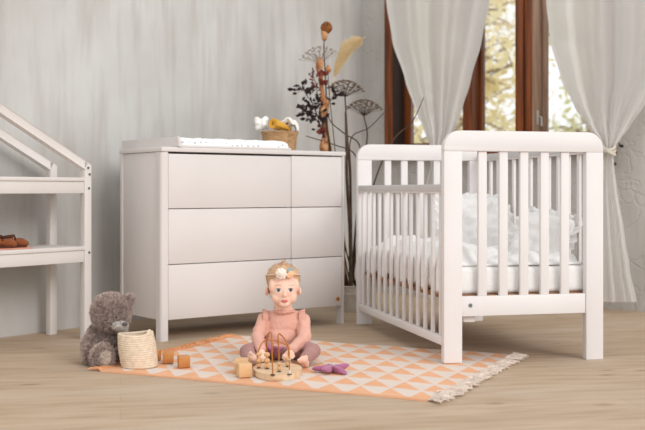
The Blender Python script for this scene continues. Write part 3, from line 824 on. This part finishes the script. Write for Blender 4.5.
# orange stalk with husks
p = spline([base + Vector((-.05, 0, 0)), at(340, 245, FY), at(327, 185, FY - .02), at(325, 150, FY - .02), at(324, 110, FY - .02), at(321, 80, FY - .02), at(319.5, 62, FY - .02)], 50)
t = thing('dried_stalk', 'thick orange-brown dried stalk with papery husks rising behind the dresser', 'dried flower', p[0])
bm = BM(); tube(bm, p, [.021 + .003 * math.sin(i * 1.1) - .009 * i / 50 for i in range(51)], 12); obj('stem', bm, bark, t, world=True)
def husk_bud(c, d, L, r):
    bm = BM(); d = d.normalized(); s = d.orthogonal().normalized(); w = d.cross(s)
    for k in range(7):
        a0 = 2 * PI * k / 7
        def f(u, v, a0=a0):
            prof = r * math.sin(PI * (.12 + .80 * v)) ** .8; a = a0 + (u - .5) * 1.25 * (1 - .5 * v)
            return Vector(c) + d * L * (v - .5) + (s * math.cos(a) + w * math.sin(a)) * prof
        grid(bm, 5, 8, f)
    return bm
solid(obj('husk', husk_bud(at(319.5, 65, FY - .03), Vector((.1, -.1, 1)), .085, .021), husk, t, world=True), .002)
solid(obj('husk', husk_bud(at(324, 109, FY - .04), Vector((.3, -.1, 1)), .13, .024), husk, t, world=True), .002)
solid(obj('husk', husk_bud(at(324, 146, FY - .04), Vector((0, -.1, 1)), .11, .025), husk, t, world=True), .002)
def leaves(bm, c, d, s, w_ratio=.42):
    d = d.normalized(); n = Vector((R.gauss(0, .5), -1, R.gauss(0, .5))); sd = d.cross(n).normalized(); nn = sd.cross(d)
    def f(u, v): 
        wv = s * w_ratio * math.sin(PI * min(1, .04 + v * .96)) ** .8
        return c + d * s * v + sd * (u - .5) * wv * 2 + nn * (abs(u - .5) * .3 * s + .12 * s * math.sin(v * 3))
    grid(bm, 2, 5, f)
bm = BM()
for k in range(16):
    c = at(322 + R.uniform(-3, 4), R.choice((126, 130, 134, 138, 76, 80, 84)) + R.uniform(-2, 2), FY - .05); leaves(bm, c, Vector((R.uniform(-1, 1), R.uniform(-.5, 0), R.uniform(-.3, 1))), R.uniform(.02, .045))
solid(obj('russet_leaves', bm, red_leaf, t, world=True), .001)
# topmost orange bud on its own stem
p = spline([base + Vector((-.03, .02, 0)), at(338, 220, FY + .01), at(329, 150, FY), at(326, 90, FY), at(324, 50, FY), at(324.5, 38, FY)], 40)
t = thing('dried_bud', 'dark orange dried flower bud on a tall thin stem, highest of the arrangement', 'dried flower', p[0])
bm = BM(); tube(bm, p, taper(41, .005, .003), 8); obj('stem', bm, stem_brown, t, world=True)
bm = BM(); lathe(bm, [(.001, 0), (.012, .004), (.017, .03), (.022, .055), (.016, .06), (.001, .062)], 20, c=at(324.5, 41, FY)); obj('calyx', bm, husk, t, world=True)
bm = husk_bud(at(326.5, 27.5, FY), Vector((.1, -.3, 1)), .065, .034); solid(obj('petal_ball', bm, mat('dark_orange_petal', (150, 92, 44), .8, (96, 52, 28), scale=30), t, world=True), .002)
bm = BM(); ell(bm, at(327, 27, FY - .005), (.02, .02, .025)); obj('seed_core', bm, stem_dark, t, world=True)
# small round seed pod
p = stem_path([at(340, 200, FY), at(333, 130, FY), at(329, 90, FY), at(328, 72, FY)])
t = thing('seed_pod', 'small round brown seed pod on a thin stem beside the plume', 'dried flower', p[0])
bm = BM(); tube(bm, p, taper(31, .003, .002), 6); obj('stem', bm, stem_brown, t, world=True)
bm = BM(); lathe(bm, [(.001, -.02), (.012, -.017), (.019, 0), (.014, .016), (.006, .02), (.01, .026), (.001, .027)], 18, c=at(328, 70, FY)); obj('pod', bm, husk, t, world=True)
# plume
p = spline([base + Vector((0, .03, 0)), at(343, 230, FY + .03), at(332, 150, FY + .02), at(329, 105, FY + .02), at(333, 82, FY + .01), at(341, 60, FY), at(350, 47, FY), at(365, 37, FY)], 60)
t = thing('dried_plume', 'straw-coloured feathery plume arching over beside the wall corner', 'dried flower', p[0])
bm = BM(); tube(bm, p, taper(61, .004, .0012), 6); obj('stem', bm, plume_m, t, world=True)
bm = BM()
for i in range(1500):
    k = R.uniform(.60, .995); j = min(int(k * 60), 59); c = p[j] + (p[j + 1] - p[j]) * (k * 60 - j); d = (p[j + 1] - p[j]).normalized()
    fl = math.sin(PI * min(1, (k - .58) / .42 * 1.1)) ** .8
    out = Vector((R.gauss(0, 1), R.gauss(0, .5), R.gauss(0, .6))); out = (out - d * out.dot(d)).normalized()
    if out.dot(Vector((.6, 0, -.8))) < 0 and R.random() < .3: out = -out
    L = .075 * fl * R.uniform(.6, 1) + .006
    e = c + d * L * .9 + out * L * .62
    tube(bm, [c, (c + e) / 2 + d * .004, e], [.0016, .0014, .0006], 3, cap=False)
obj('plume_hair', bm, plume_m, t, world=True)
# dark leaf sprays
def spray(label, ctrl, offs, n, sz, m, cat='dried branch'):
    p = stem_path(ctrl); t = thing('leafy_spray', label, cat, p[0], 0, 'dark dried leaf sprays')
    bm = BM(); tube(bm, p, taper(31, .004, .0015), 6); lf = BM()
    for i in range(n):
        k = R.uniform(.55, 1); j = min(int(k * 30), 29); c = p[j]; d = (p[j + 1] - p[j]).normalized()
        o_ = Vector((R.gauss(0, 1), R.gauss(0, .6), R.gauss(0, 1))).normalized(); e = c + o_ * offs * R.random() + d * .01
        tube(bm, [c, e], .001, 4); leaves(lf, e, o_ + d * .7, sz * R.uniform(.6, 1.1), .3)
    obj('stem', bm, stem_dark, t, world=True); solid(obj('leaves', lf, m, t, world=True), .001)
spray('dark leafy spray leaning towards the plaster wall over the basket', [at(338, 220, FY), at(326, 150, FY - .05), at(316, 112, FY - .06), at(306, 94, FY - .08), at(299, 86, FY - .08)], .046, 46, .036, dark_leaf)
spray('dark leafy spray below the first, close behind the wicker basket', [at(338, 220, FY), at(327, 150, FY - .03), at(318, 122, FY - .06), at(308, 113, FY - .08), at(303, 110, FY - .08)], .04, 38, .034, dark_leaf)
spray('short dark leafy spray between the orange stalk and the large umbel', [at(340, 220, FY), at(330, 150, FY - .03), at(326, 112, FY - .04), at(332, 98, FY - .05), at(336, 92, FY - .05)], .028, 26, .03, dark_leaf)
spray('thin russet spray hanging in front of the pale umbel', [at(338, 220, FY), at(325, 140, FY - .05), at(318, 100, FY - .06), at(316, 84, FY - .06), at(311, 72, FY - .07)], .02, 26, .022, red_leaf)
# bare twigs
def twig(label, ctrl, r0):
    p = spline([base + Vector((R.uniform(-.04, .05), R.uniform(-.02, .04), 0))] + [Vector(c) for c in ctrl], 40)
    bm = BM(); tube(bm, p, taper(41, r0, r0 * .4), 8); o = obj('bare_twig', bm, stem_brown, loc=p[0]); tag(o, label, 'twig', 'bare twigs among the dried flowers')
twig('thick bare twig rising straight from the tub between dresser and crib', [at(351, 285, FY - .05), at(350, 230, FY - .05), at(347, 180, FY - .05), at(346.5, 150, FY - .05), at(346, 128, FY - .05), at(345.5, 112, FY - .05)], .013)
twig('bare twig curving up in front of the window frame', [at(354, 270, FY - .04), at(372, 190, FY - .1), at(392, 142, FY - .12), at(412, 122, FY - .14), at(424, 97, FY - .14)], .006)
twig('pale bare twig angled towards the wooden window frame', [at(352, 270, FY), at(351, 180, FY - .03), at(351, 139, FY - .04), at(370, 127, FY - .05), at(392, 104, FY - .05)], .0055)
twig('straight dark twig slanting out behind the dresser top', [at(354, 270, FY), at(362, 190, FY - .06), at(355, 155, FY - .06), at(335, 145, FY - .06), at(306, 136, FY - .06)], .006)
twig('bare twig arching over from the large umbel stem', [at(353, 270, FY), at(358, 190, FY - .03), at(360, 147, FY - .03), at(345, 134, FY - .03), at(331, 122, FY - .03), at(326, 108, FY - .03)], .006)

# ------------------------------------------------------------------ rope basket
RBc = at(137.5, 371.5, 4.02); RBc = Vector((RBc.x, 4.065, .008))
t = thing('rope_basket', 'cream coiled rope basket standing on the rug corner beside the teddy', 'basket', RBc)
bm = BM(); ncoil = 15; hh = .131
def ring(z, r, dx, w): return [Vector((dx + r * math.cos(a), r * math.sin(a), z + w * math.sin(a * 2 + 1) + w * .7 * math.cos(a))) for a in [2 * PI * i / 56 for i in range(57)]]
for k in range(ncoil):
    f = k / (ncoil - 1); tube(bm, ring(.0062 + (hh - .012) * f, 0.0655 - .002 * f + .004 * math.sin(PI * f), -.016 * f, .004 * f * f), .0064, 8, cap=False)
obj('coiled_wall', bm, rope, t)
bm = BM(); lathe(bm, [(.001, .001), (.060, .001), (.062, .01), (.001, .01)], 40); obj('base', bm, rope, t)
bm = BM(); tube(bm, spline([(.045 - .016, -.02, hh - .02), (.052 - .016, -.012, hh + .004), (.056 - .016, .0, hh + .008), (.054 - .016, .014, hh - .002)], 14), .006, 8); obj('handle', bm, rope, t)

# ------------------------------------------------------------------ teddy
TY = 4.2
tc_ = at(103, 369, TY); tc_.z = 0
tb = thing('teddy_bear', 'grey plush teddy bear sitting on the floor against the shelf post', 'teddy bear', tc_)
def furry(name, shapes, m, voxel, tuft, n, parent, seed):
    bm = BM()
    for s in shapes:
        if s[0] == 'e': ell(bm, s[1], s[2])
        else: capsule(bm, s[1], s[2], s[3], s[4])
    me = blob(bm, voxel, 4)
    bm = BM(); bm.from_mesh(me); bpy.data.meshes.remove(me); bm.normal_update()
    rr = random.Random(seed); fs = bm.faces[:]
    pts = [(f.calc_center_median(), f.normal.copy()) for f in rr.choices(fs, k=n)]
    for c, nn in pts:
        s = Vector((rr.gauss(0, 1), rr.gauss(0, 1), rr.gauss(0, 1))); d = (nn + s * .45).normalized(); w = d.orthogonal().normalized() * .003
        L = tuft * rr.uniform(.6, 1.2)
        e = c + d * L
        a, b, g = bm.verts.new(c - w), bm.verts.new(c + w), bm.verts.new(e); h = bm.verts.new(c + d.cross(w).normalized() * .003)
        bm.faces.new((a, b, g)); bm.faces.new((b, h, g))
    me = bpy.data.meshes.new(name); bm.to_mesh(me); bm.free()
    return obj(name, me, m, parent, world=True)
hd = at(111, 312.5, TY - .02)
furry('body', [('e', at(106, 345, TY + .02), (.066, .065, .085)), ('e', at(104, 358, TY + .02), (.075, .07, .055))], fur, .006, .017, 9000, tb, 1)
head = furry('head', [('e', hd, (.073, .068, .072)), ('e', hd + Vector((.018, -.03, -.02)), (.052, .04, .045))], fur, .006, .017, 11000, tb, 2)
furry('ear', [('e', at(129.5, 299.5, TY - .01), (.021, .013, .021))], fur, .004, .009, 1200, head, 3)
furry('ear', [('e', at(99, 301, TY + .06), (.02, .012, .02))], fur, .004, .009, 1000, head, 4)
mz = furry('muzzle', [('e', at(120, 326, TY - .085), (.033, .032, .020))], muzzle_m, .004, .004, 1200, head, 5)
bm = BM(); ell(bm, at(125, 324, TY - .113), (.011, .008, .008)); obj('nose', bm, nose_m, mz, world=True)
for px, y, dy in ((116.5, 317, -.088), (126, 316, -.055)):
    bm = BM(); ell(bm, at(px, y, TY + dy), (.0055, .005, .006)); obj('eye', bm, mat('bead_eye', (38, 32, 32), .2, spec=.6), head, world=True)
furry('arm', [('c', at(97, 332, TY + .0), at(90, 345, TY - .03), .028, .030), ('c', at(90, 345, TY - .03), at(90, 355, TY - .06), .030, .026)], fur, .005, .015, 5500, tb, 6)
furry('arm', [('c', at(116, 334, TY + .01), at(124, 346, TY - .0), .028, .028)], fur, .005, .015, 3000, tb, 7)
l1 = furry('leg', [('c', at(98, 357, TY + .02), at(102, 357.5, TY - .10), .040, .042), ('e', at(103.5, 357, TY - .128), (.042, .022, .05))], fur, .005, .015, 6500, tb, 8)
furry('foot_pad', [('e', at(105, 358, TY - .148), (.025, .008, .032))], fur_pale, .004, .003, 900, l1, 9)
furry('leg', [('c', at(114, 358, TY + .02), at(121, 358, TY - .05), .034, .036)], fur, .005, .015, 3000, tb, 10)

# ------------------------------------------------------------------ wooden blocks
def block(px, ybot, Y, s, rz, m, label):
    p = at(px, ybot, Y); bm = BM(); box(bm, -s / 2, s / 2, -s / 2, s / 2, 0, s, .002)
    bmesh.ops.bevel(bm, geom=[], offset=0)
    o = obj('wooden_block', bm, m, smooth=True); o.location = (p.x, p.y, .0088); o.rotation_euler = (0, 0, rz)
    tag(o, label, 'toy block', 'wooden toy blocks on the rug')
block(168.2, 365, 4.14, .042, .1, block_wood, 'wooden toy block, second from the rope basket')
block(183.8, 369, 4.045, .044, .28, block_wood, 'wooden toy block with a darker front, third from the rope basket')
block(154.5, 362, 4.20, .042, -.25, block_wood, 'wooden toy block half hidden behind the rope basket')
block(243.8, 379, 3.84, .050, .35, block_wood2, 'pale wooden cube in front of another beside the bead maze')
block(241.5, 374, 3.93, .052, .05, block_wood2, 'pale wooden cube just behind another one beside the bead maze')

# ------------------------------------------------------------------ bead maze
BZ = Vector((at(277.5, 375, 3.88).x, 3.885, .0086))
t = thing('bead_maze', 'wooden bead maze toy with looping wires in front of the baby', 'toy', BZ)
bm = BM(); N = 64
def outl(a):
    r = 1 + .05 * math.cos(2 * a + .6) + .05 * math.sin(3 * a)
    return Vector((.087 * r * math.cos(a), .142 * r * math.sin(a), 0))
for z0, z1 in ((0, .022),):
    lo = [bm.verts.new(outl(2 * PI * i / N)) for i in range(N)]; hi = [bm.verts.new(outl(2 * PI * i / N) + Vector((0, 0, z1))) for i in range(N)]
    f1 = bm.faces.new(lo[::-1]); f2 = bm.faces.new(hi)
    for i in range(N): bm.faces.new((lo[i], lo[(i + 1) % N], hi[(i + 1) % N], hi[i]))
    bmesh.ops.bevel(bm, geom=list(f1.edges) + list(f2.edges), offset=.006, segments=3, affect='EDGES')
obj('board', bm, board_wood, t)
def bz(zx, zy):
    px, y = 235 + zx / 5.375, 310 + zy / 5.375; Y = (HC - .031) * F / (y - HY); return at(px, y, Y)
def hz(p, zx, zy, f=.5):
    px, y = 235 + zx / 5.375, 310 + zy / 5.375; return at(px, y, p)
holes = [bz(128, 312), bz(172, 316), bz(203, 348), bz(237, 331), bz(293, 345), bz(284, 305)]
wires = []
a, b = holes[0], holes[5]
wires.append((spline([a, hz(a.y, 122, 240), hz(3.98, 150, 172), hz(4.0, 200, 163), hz(4.0, 255, 180), hz(4.0, 285, 200), b], 40), wire_m))
a, b = holes[2], holes[1]
wires.append((spline([a, hz(a.y, 200, 250), hz(a.y + .01, 197, 145), hz(3.83, 190, 118), hz(3.9, 172, 150), hz(3.95, 170, 230), b], 40), wire_m))
a, b = holes[3], holes[4]
wires.append((spline([a, hz(a.y, 236, 240), hz(a.y, 232, 150), hz(3.84, 238, 128), hz(3.83, 262, 150), hz(3.8, 288, 200), hz(b.y, 292, 260), b], 40), wire_m))
for p, m in wires:
    bm = BM(); tube(bm, p, .0026, 8); obj('wire', bm, m, t, world=True)
bm = BM(); tube(bm, [holes[4], hz(holes[4].y, 292.5, 262)], .0036, 8); obj('wire_sleeve', bm, wire_w, t, world=True)
for h in holes:
    bm = BM(); lathe(bm, [(.001, -.002), (.0085, -.002), (.008, .0015), (.001, .0018)], 16, c=h); obj('hole_disc', bm, hole_m, t, world=True)  # flat dark disc paints the shade inside each wire hole
for (hi, lst) in ((0, ((.008, .009), (.026, .012), (.048, .010))), (1, ((.009, .010), (.028, .012), (.05, .011))), (3, ((.009, .009), (.026, .009))), (5, ((.009, .010), (.027, .011)))):
    for dz, r_ in lst:
        bm = BM(); ell(bm, holes[hi] + Vector((0, 0, dz + .003)), (r_, r_, r_ * .85)); obj('bead', bm, bead_m, t, world=True)

# ------------------------------------------------------------------ felt stars
def star(c, rz, R0, label, tilt=0.0, h=.02):
    bm = BM(); N = 60; C0 = Vector(c)
    def rad(a): return R0 * (.62 + .38 * math.cos(5 * a))
    ringsT = []
    def z(f, a): return h * (1 - f ** 2.4) ** .5 if f < 1 else 0
    for s in (1, -1):
        rows = []
        for k in range(9):
            f = k / 8
            rows.append([bm.verts.new(Vector((rad(2 * PI * i / N) * f * math.cos(2 * PI * i / N), rad(2 * PI * i / N) * f * math.sin(2 * PI * i / N), (h * .9 + s * z(f, 0) * .9 + .012 * f * f * math.cos(10 * PI * i / N) * math.sin(2 * PI * i / N * 2 + 1))))) for i in range(N)])
        for k in range(8):
            for i in range(N):
                q = (rows[k][i], rows[k][(i + 1) % N], rows[k + 1][(i + 1) % N], rows[k + 1][i]); bm.faces.new(q)
    bmesh.ops.remove_doubles(bm, verts=bm.verts[:], dist=.0003)
    bm.transform(Matrix.Rotation(rz, 4, 'Z') @ Matrix.Rotation(tilt, 4, 'X'))
    o = obj('felt_star', bm, felt, loc=(0, 0, 0)); o.location = C0; tag(o, label, 'soft toy'); return o
sp = at(331.5, 371, 3.93); star((sp.x, sp.y, .010), .5, .078, 'purple felt star lying on the rug beside the baby', h=.014)

# ------------------------------------------------------------------ baby
BY = 4.26
bo = at(283, 358, BY); bo.z = 0
bb_ = thing('person', 'seated baby in a pink top, mauve trousers and a flower headband on the rug', 'person', bo)
HYAW = math.radians(7)
HCt = at(283.3, 290, 4.235); HCt.z = .295
def H(x, y, z):
    """Head space: x across, y back, z measured from the eye line."""
    v = Matrix.Rotation(HYAW, 3, 'Z') @ Vector((x, y, z)); return HCt + v
S = dict(
    sl=at(264.5, 319.5, 4.27), el=at(257.5, 337, 4.20), wl=at(260.5, 349, 4.09),
    sr=at(303, 319.5, 4.27), er=at(304.5, 338, 4.19), wr=at(292, 349.5, 4.08),
    hl=at(271, 348, 4.26), kl=at(247.5, 352, 4.10), al=at(250.5, 359.5, 4.03),
    hr=at(293, 348, 4.26), kr=at(313, 351, 4.12), ar=at(303.5, 360.5, 4.035))
bm = BM()
ell(bm, H(0, .018, .038), (.0665, .076, .060)); ell(bm, H(0, -.012, -.005), (.057, .060, .064))
for s in (-1, 1):
    ell(bm, H(s * .027, -.038, -.032), (.025, .023, .025)); ell(bm, H(s * .0665, .012, -.012), (.008, .013, .018), Matrix.Rotation(HYAW + s * .4, 4, 'Z'))
    ell(bm, H(s * .045, -.03, .015), (.018, .02, .03))
ell(bm, H(0, -.020, -.034), (.047, .049, .036)); ell(bm, H(0, -.050, -.056), (.024, .018, .016)); ell(bm, H(0, -.0755, -.020), (.0092, .0085, .0082), sub=2); ell(bm, H(0, -.0705, -.008), (.006, .006, .014), sub=2)
ell(bm, H(0, -.0665, -.040), (.0125, .008, .0042), sub=2); ell(bm, H(0, -.0655, -.0465), (.010, .008, .004), sub=2)
capsule(bm, H(0, .012, -.05), at(283.5, 318, 4.28), .036, .04)
ell(bm, at(283, 326, 4.275), (.07, .05, .06)); ell(bm, at(282, 343, 4.275), (.072, .058, .055))
for k in 'lr':
    capsule(bm, S['s' + k], S['e' + k], .020, .018); capsule(bm, S['e' + k], S['w' + k], .018, .014)
    capsule(bm, S['h' + k], S['k' + k], .034, .026); capsule(bm, S['k' + k], S['a' + k], .026, .017)
def hand(bm, w, d, n, side):
    d = d.normalized(); n = (n - d * n.dot(d)).normalized(); s = d.cross(n) * side
    palm = w + d * .022
    ell(bm, palm, (.0165, .0165, .0125)); capsule(bm, w, palm, .013, .0135)
    for i, (o_, L) in enumerate(((-.0125, .021), (-.0042, .025), (.0042, .024), (.0118, .019))):
        a = palm + d * .011 + s * o_; b = a + d * L * .55 + s * o_ * .25 - n * .002; c = b + d * L * .30 - n * L * .45
        capsule(bm, a, b, .0056, .0052, 10); capsule(bm, b, c, .0052, .0046, 10)
    a = palm - s * .012 - d * .006; b = a - s * .011 + d * .010 - n * .005; c = b + d * .010 - n * .004 + s * .002
    capsule(bm, a, b, .006, .0054, 10); capsule(bm, b, c, .0054, .0045, 10)
hand(bm, S['wl'], Vector((.25, -.75, -.55)), Vector((0, -.5, .85)), -1)
hand(bm, S['wr'], Vector((-.45, -.7, -.5)), Vector((0, -.5, .85)), 1)
def foot(bm, an, d, n):
    d = d.normalized(); n = (n - d * n.dot(d)).normalized(); s = d.cross(n)
    heel = an - n * .012; ball = heel + d * .045
    ell(bm, heel, .0175); capsule(bm, heel, ball, .0165, .0155); capsule(bm, an, heel, .016, .017)
    for o_ in (-.01, .01): ell(bm, ball + s * o_, (.012, .012, .011))
    for i, r_ in enumerate((.0078, .0060, .0056, .0052, .0048)):
        c = ball + s * (.016 - .0085 * i) + d * (.014 - .0018 * i); capsule(bm, c - d * .006, c + d * .004 + n * .001, r_, r_ * .9, 8)
foot(bm, S['al'], Vector((.25, -.55, .35)), Vector((.5, .55, .6)))
foot(bm, S['ar'], Vector((-.1, -.6, .30)), Vector((-.45, .5, .65)))
me = blob(bm, .0026, 7, .5)
bm = BM(); bm.from_mesh(me); bpy.data.meshes.remove(me)
Mi = Matrix.Rotation(-HYAW, 3, 'Z')
for f in bm.faces:
    q = Mi @ (f.calc_center_median() - HCt); f.smooth = True
    if q.y < -.035:
        for s in (-1, 1):
            dx, dz = (q.x - s * .0245) / .0105, q.z / .0066
            if dx * dx + dz * dz < 1: f.material_index = 1
            if ((q.x - s * .0245) ** 2 + (q.z - .0005) ** 2) < .0070 ** 2 and abs(q.z) < .0068: f.material_index = 2
            bx = (q.x - s * .026) / .014; 
            if abs(bx) < 1 and abs(q.z - (.0195 - .003 * bx * bx)) < .0016: f.material_index = 4
            ex = (q.x - s * .0245) / .0115
            if abs(ex) < 1 and abs(q.z - (.0074 * math.sqrt(1 - ex * ex) + .0004)) < .0014: f.material_index = 5
        if (q.x / .0135) ** 2 + ((q.z + .0430) / .0068) ** 2 < 1: f.material_index = 3
me = bpy.data.meshes.new('body'); bm.to_mesh(me); bm.free()
obj('body', me, [skin, eye_w, iris, lips, brow, lash], bb_, world=True)
# hair
bm = BM(); ell(bm, H(0, .020, .040), (.0695, .0785, .0625)); ell(bm, H(0, .03, .0), (.062, .06, .05))
capsule(bm, H(.0, -.01, .095), H(.004, -.022, .118), .012, .003); capsule(bm, H(-.006, .0, .095), H(-.004, -.016, .113), .01, .003)
me = blob(bm, .003, 3); bm = BM(); bm.from_mesh(me); bpy.data.meshes.remove(me)
dl = []
for f in bm.faces:
    q = Mi @ (f.calc_center_median() - HCt)
    line = .052 - .9 * max(0, abs(q.x) - .034)          # hairline height in front
    if q.y < -.004 and q.z < line + .004 * noise.noise(q * 160): dl.append(f)
    elif q.y < .03 and q.z < .0 : dl.append(f)
    elif q.z < -.045: dl.append(f)
bmesh.ops.delete(bm, geom=dl, context='FACES')
rr = random.Random(4); fs = bm.faces[:]; bm.normal_update()
for f in rr.choices(fs, k=900):
    c = f.calc_center_median(); n_ = f.normal.copy(); q = Mi @ (c - HCt)
    d = (n_ * .35 + (Vector((0, -.3, -.8)) if q.z < .07 else Vector((0, -.8, .1))) + Vector((rr.gauss(0, .3), rr.gauss(0, .3), rr.gauss(0, .3)))).normalized()
    w = d.cross(n_).normalized() * .0007; e = c + d * .014 + n_ * .001
    bm.faces.new([bm.verts.new(v) for v in (c - w, c + w, e)])
me = bpy.data.meshes.new('hair'); bm.to_mesh(me); bm.free()
obj('hair', me, hair_m, bb_, world=True)
# headband and felt flowers
bm = BM(); pts = [H(.071 * math.cos(a), .016 + .0775 * math.sin(a), .052 - .012 * math.sin(a)) for a in [2 * PI * i / 48 for i in range(49)]]
tube(bm, pts, .0028, 8, cap=False); hb = obj('headband', bm, mat('nude_band', (226, 196, 176), .8), bb_, world=True)
fc = H(-.014, -.068, .067)
bm = BM()
for rng, r_, n_, up in ((.016, .010, 8, 0), (.009, .008, 6, -.005), (.002, .007, 3, -.009)):
    for k in range(n_):
        a = 2 * PI * k / n_ + rng * 40; ell(bm, fc + Vector((math.cos(a) * rng, up, math.sin(a) * rng)), (r_ * .85, .005, r_ * .85), sub=2)
obj('felt_flower', bm, petal_m, hb, world=True)['label'] = 'cream felt flower'
for c, d, m, n_ in ((H(.008, -.066, .077), Vector((1, .1, .25)), teal_m, 'felt_leaf'), (H(.006, -.069, .060), Vector((1, .2, -.12)), peach_m, 'felt_leaf'), (H(.012, -.068, .066), Vector((1, .2, .1)), peach_m, 'felt_leaf')):
    bm = BM(); d.normalize(); sd = Vector((0, 1, 0)).cross(d).normalized()
    def lf(u, v): return c + d * .030 * v + sd * (u - .5) * .022 * math.sin(PI * min(1, .06 + .94 * v)) + Vector((0, -.003 + .01 * v * v, 0))
    grid(bm, 4, 8, lf); solid(obj(n_, bm, m, hb, world=True), .0025)
# pink top
bm = BM()
ell(bm, at(283.5, 324, 4.275), (.079, .060, .060)); ell(bm, at(282.5, 337, 4.27), (.083, .067, .06)); ell(bm, at(282.5, 347, 4.268), (.088, .074, .038))
capsule(bm, at(268, 318, 4.275), at(299, 318, 4.275), .031, .031)
ell(bm, at(284, 311, 4.258), (.046, .044, .014))
for k in 'lr':
    capsule(bm, S['s' + k], S['e' + k], .029, .0275); capsule(bm, S['e' + k], S['w' + k], .0275, .0205)
me = blob(bm, .0032, 5); bm = BM(); bm.from_mesh(me); bpy.data.meshes.remove(me); bm.normal_update()
for v in bm.verts:
    q = v.co * 28; v.co += v.normal * (.0032 * noise.noise(Vector((q.x, q.y, q.z * 1.6))) + .0016 * noise.noise(q * 2.1))
me = bpy.data.meshes.new('top'); bm.to_mesh(me); bm.free()
tp = obj('knit_top', me, top_m, bb_, world=True)
for sx, k in ((-1, 'l'), (1, 'r')):
    bm = BM(); c = S['s' + k] + Vector((-sx * .014, 0, .004))
    def rf(u, v):
        a = -2.0 + 4.0 * u; w = 1 + .0 * v
        base_ = c + Vector((-sx * .004 + sx * .012 * v, -.034 * math.sin(a) * (1 + .15 * v), .030 * math.cos(a) * (1 + .2 * v)))
        return base_ + Vector((sx * .012 * v + .003 * v * math.sin(u * 55), 0, .004 * v * math.sin(u * 55 + 1)))
    grid(bm, 70, 5, rf); fl = solid(obj('shoulder_frill', bm, top_m, tp, world=True), .002)
    bm = BM(); tube(bm, [rf(i / 70, 1) for i in range(71)], .0014, 5); obj('frill_edging', bm, ruffle_m, fl, world=True) if False else bm.free()
# trousers
bm = BM()
ell(bm, at(282, 350, 4.27), (.088, .078, .045))
for k in 'lr':
    capsule(bm, S['h' + k], S['k' + k], .045, .032); capsule(bm, S['k' + k], S['a' + k] + (S['k' + k] - S['a' + k]) * .12, .032, .0235)
me = blob(bm, .0034, 5); bm = BM(); bm.from_mesh(me); bpy.data.meshes.remove(me); bm.normal_update()
for v in bm.verts:
    q = v.co * 26; v.co += v.normal * .003 * noise.noise(q); v.co.z = max(v.co.z, .0088)
me = bpy.data.meshes.new('trousers'); bm.to_mesh(me); bm.free()
obj('trousers', me, pants_m, bb_, world=True)
lp = at(274, 354, 4.13); star((lp.x, lp.y, .052), .2, .045, 'small purple felt star held between the hands of the baby', tilt=-.6, h=.012)
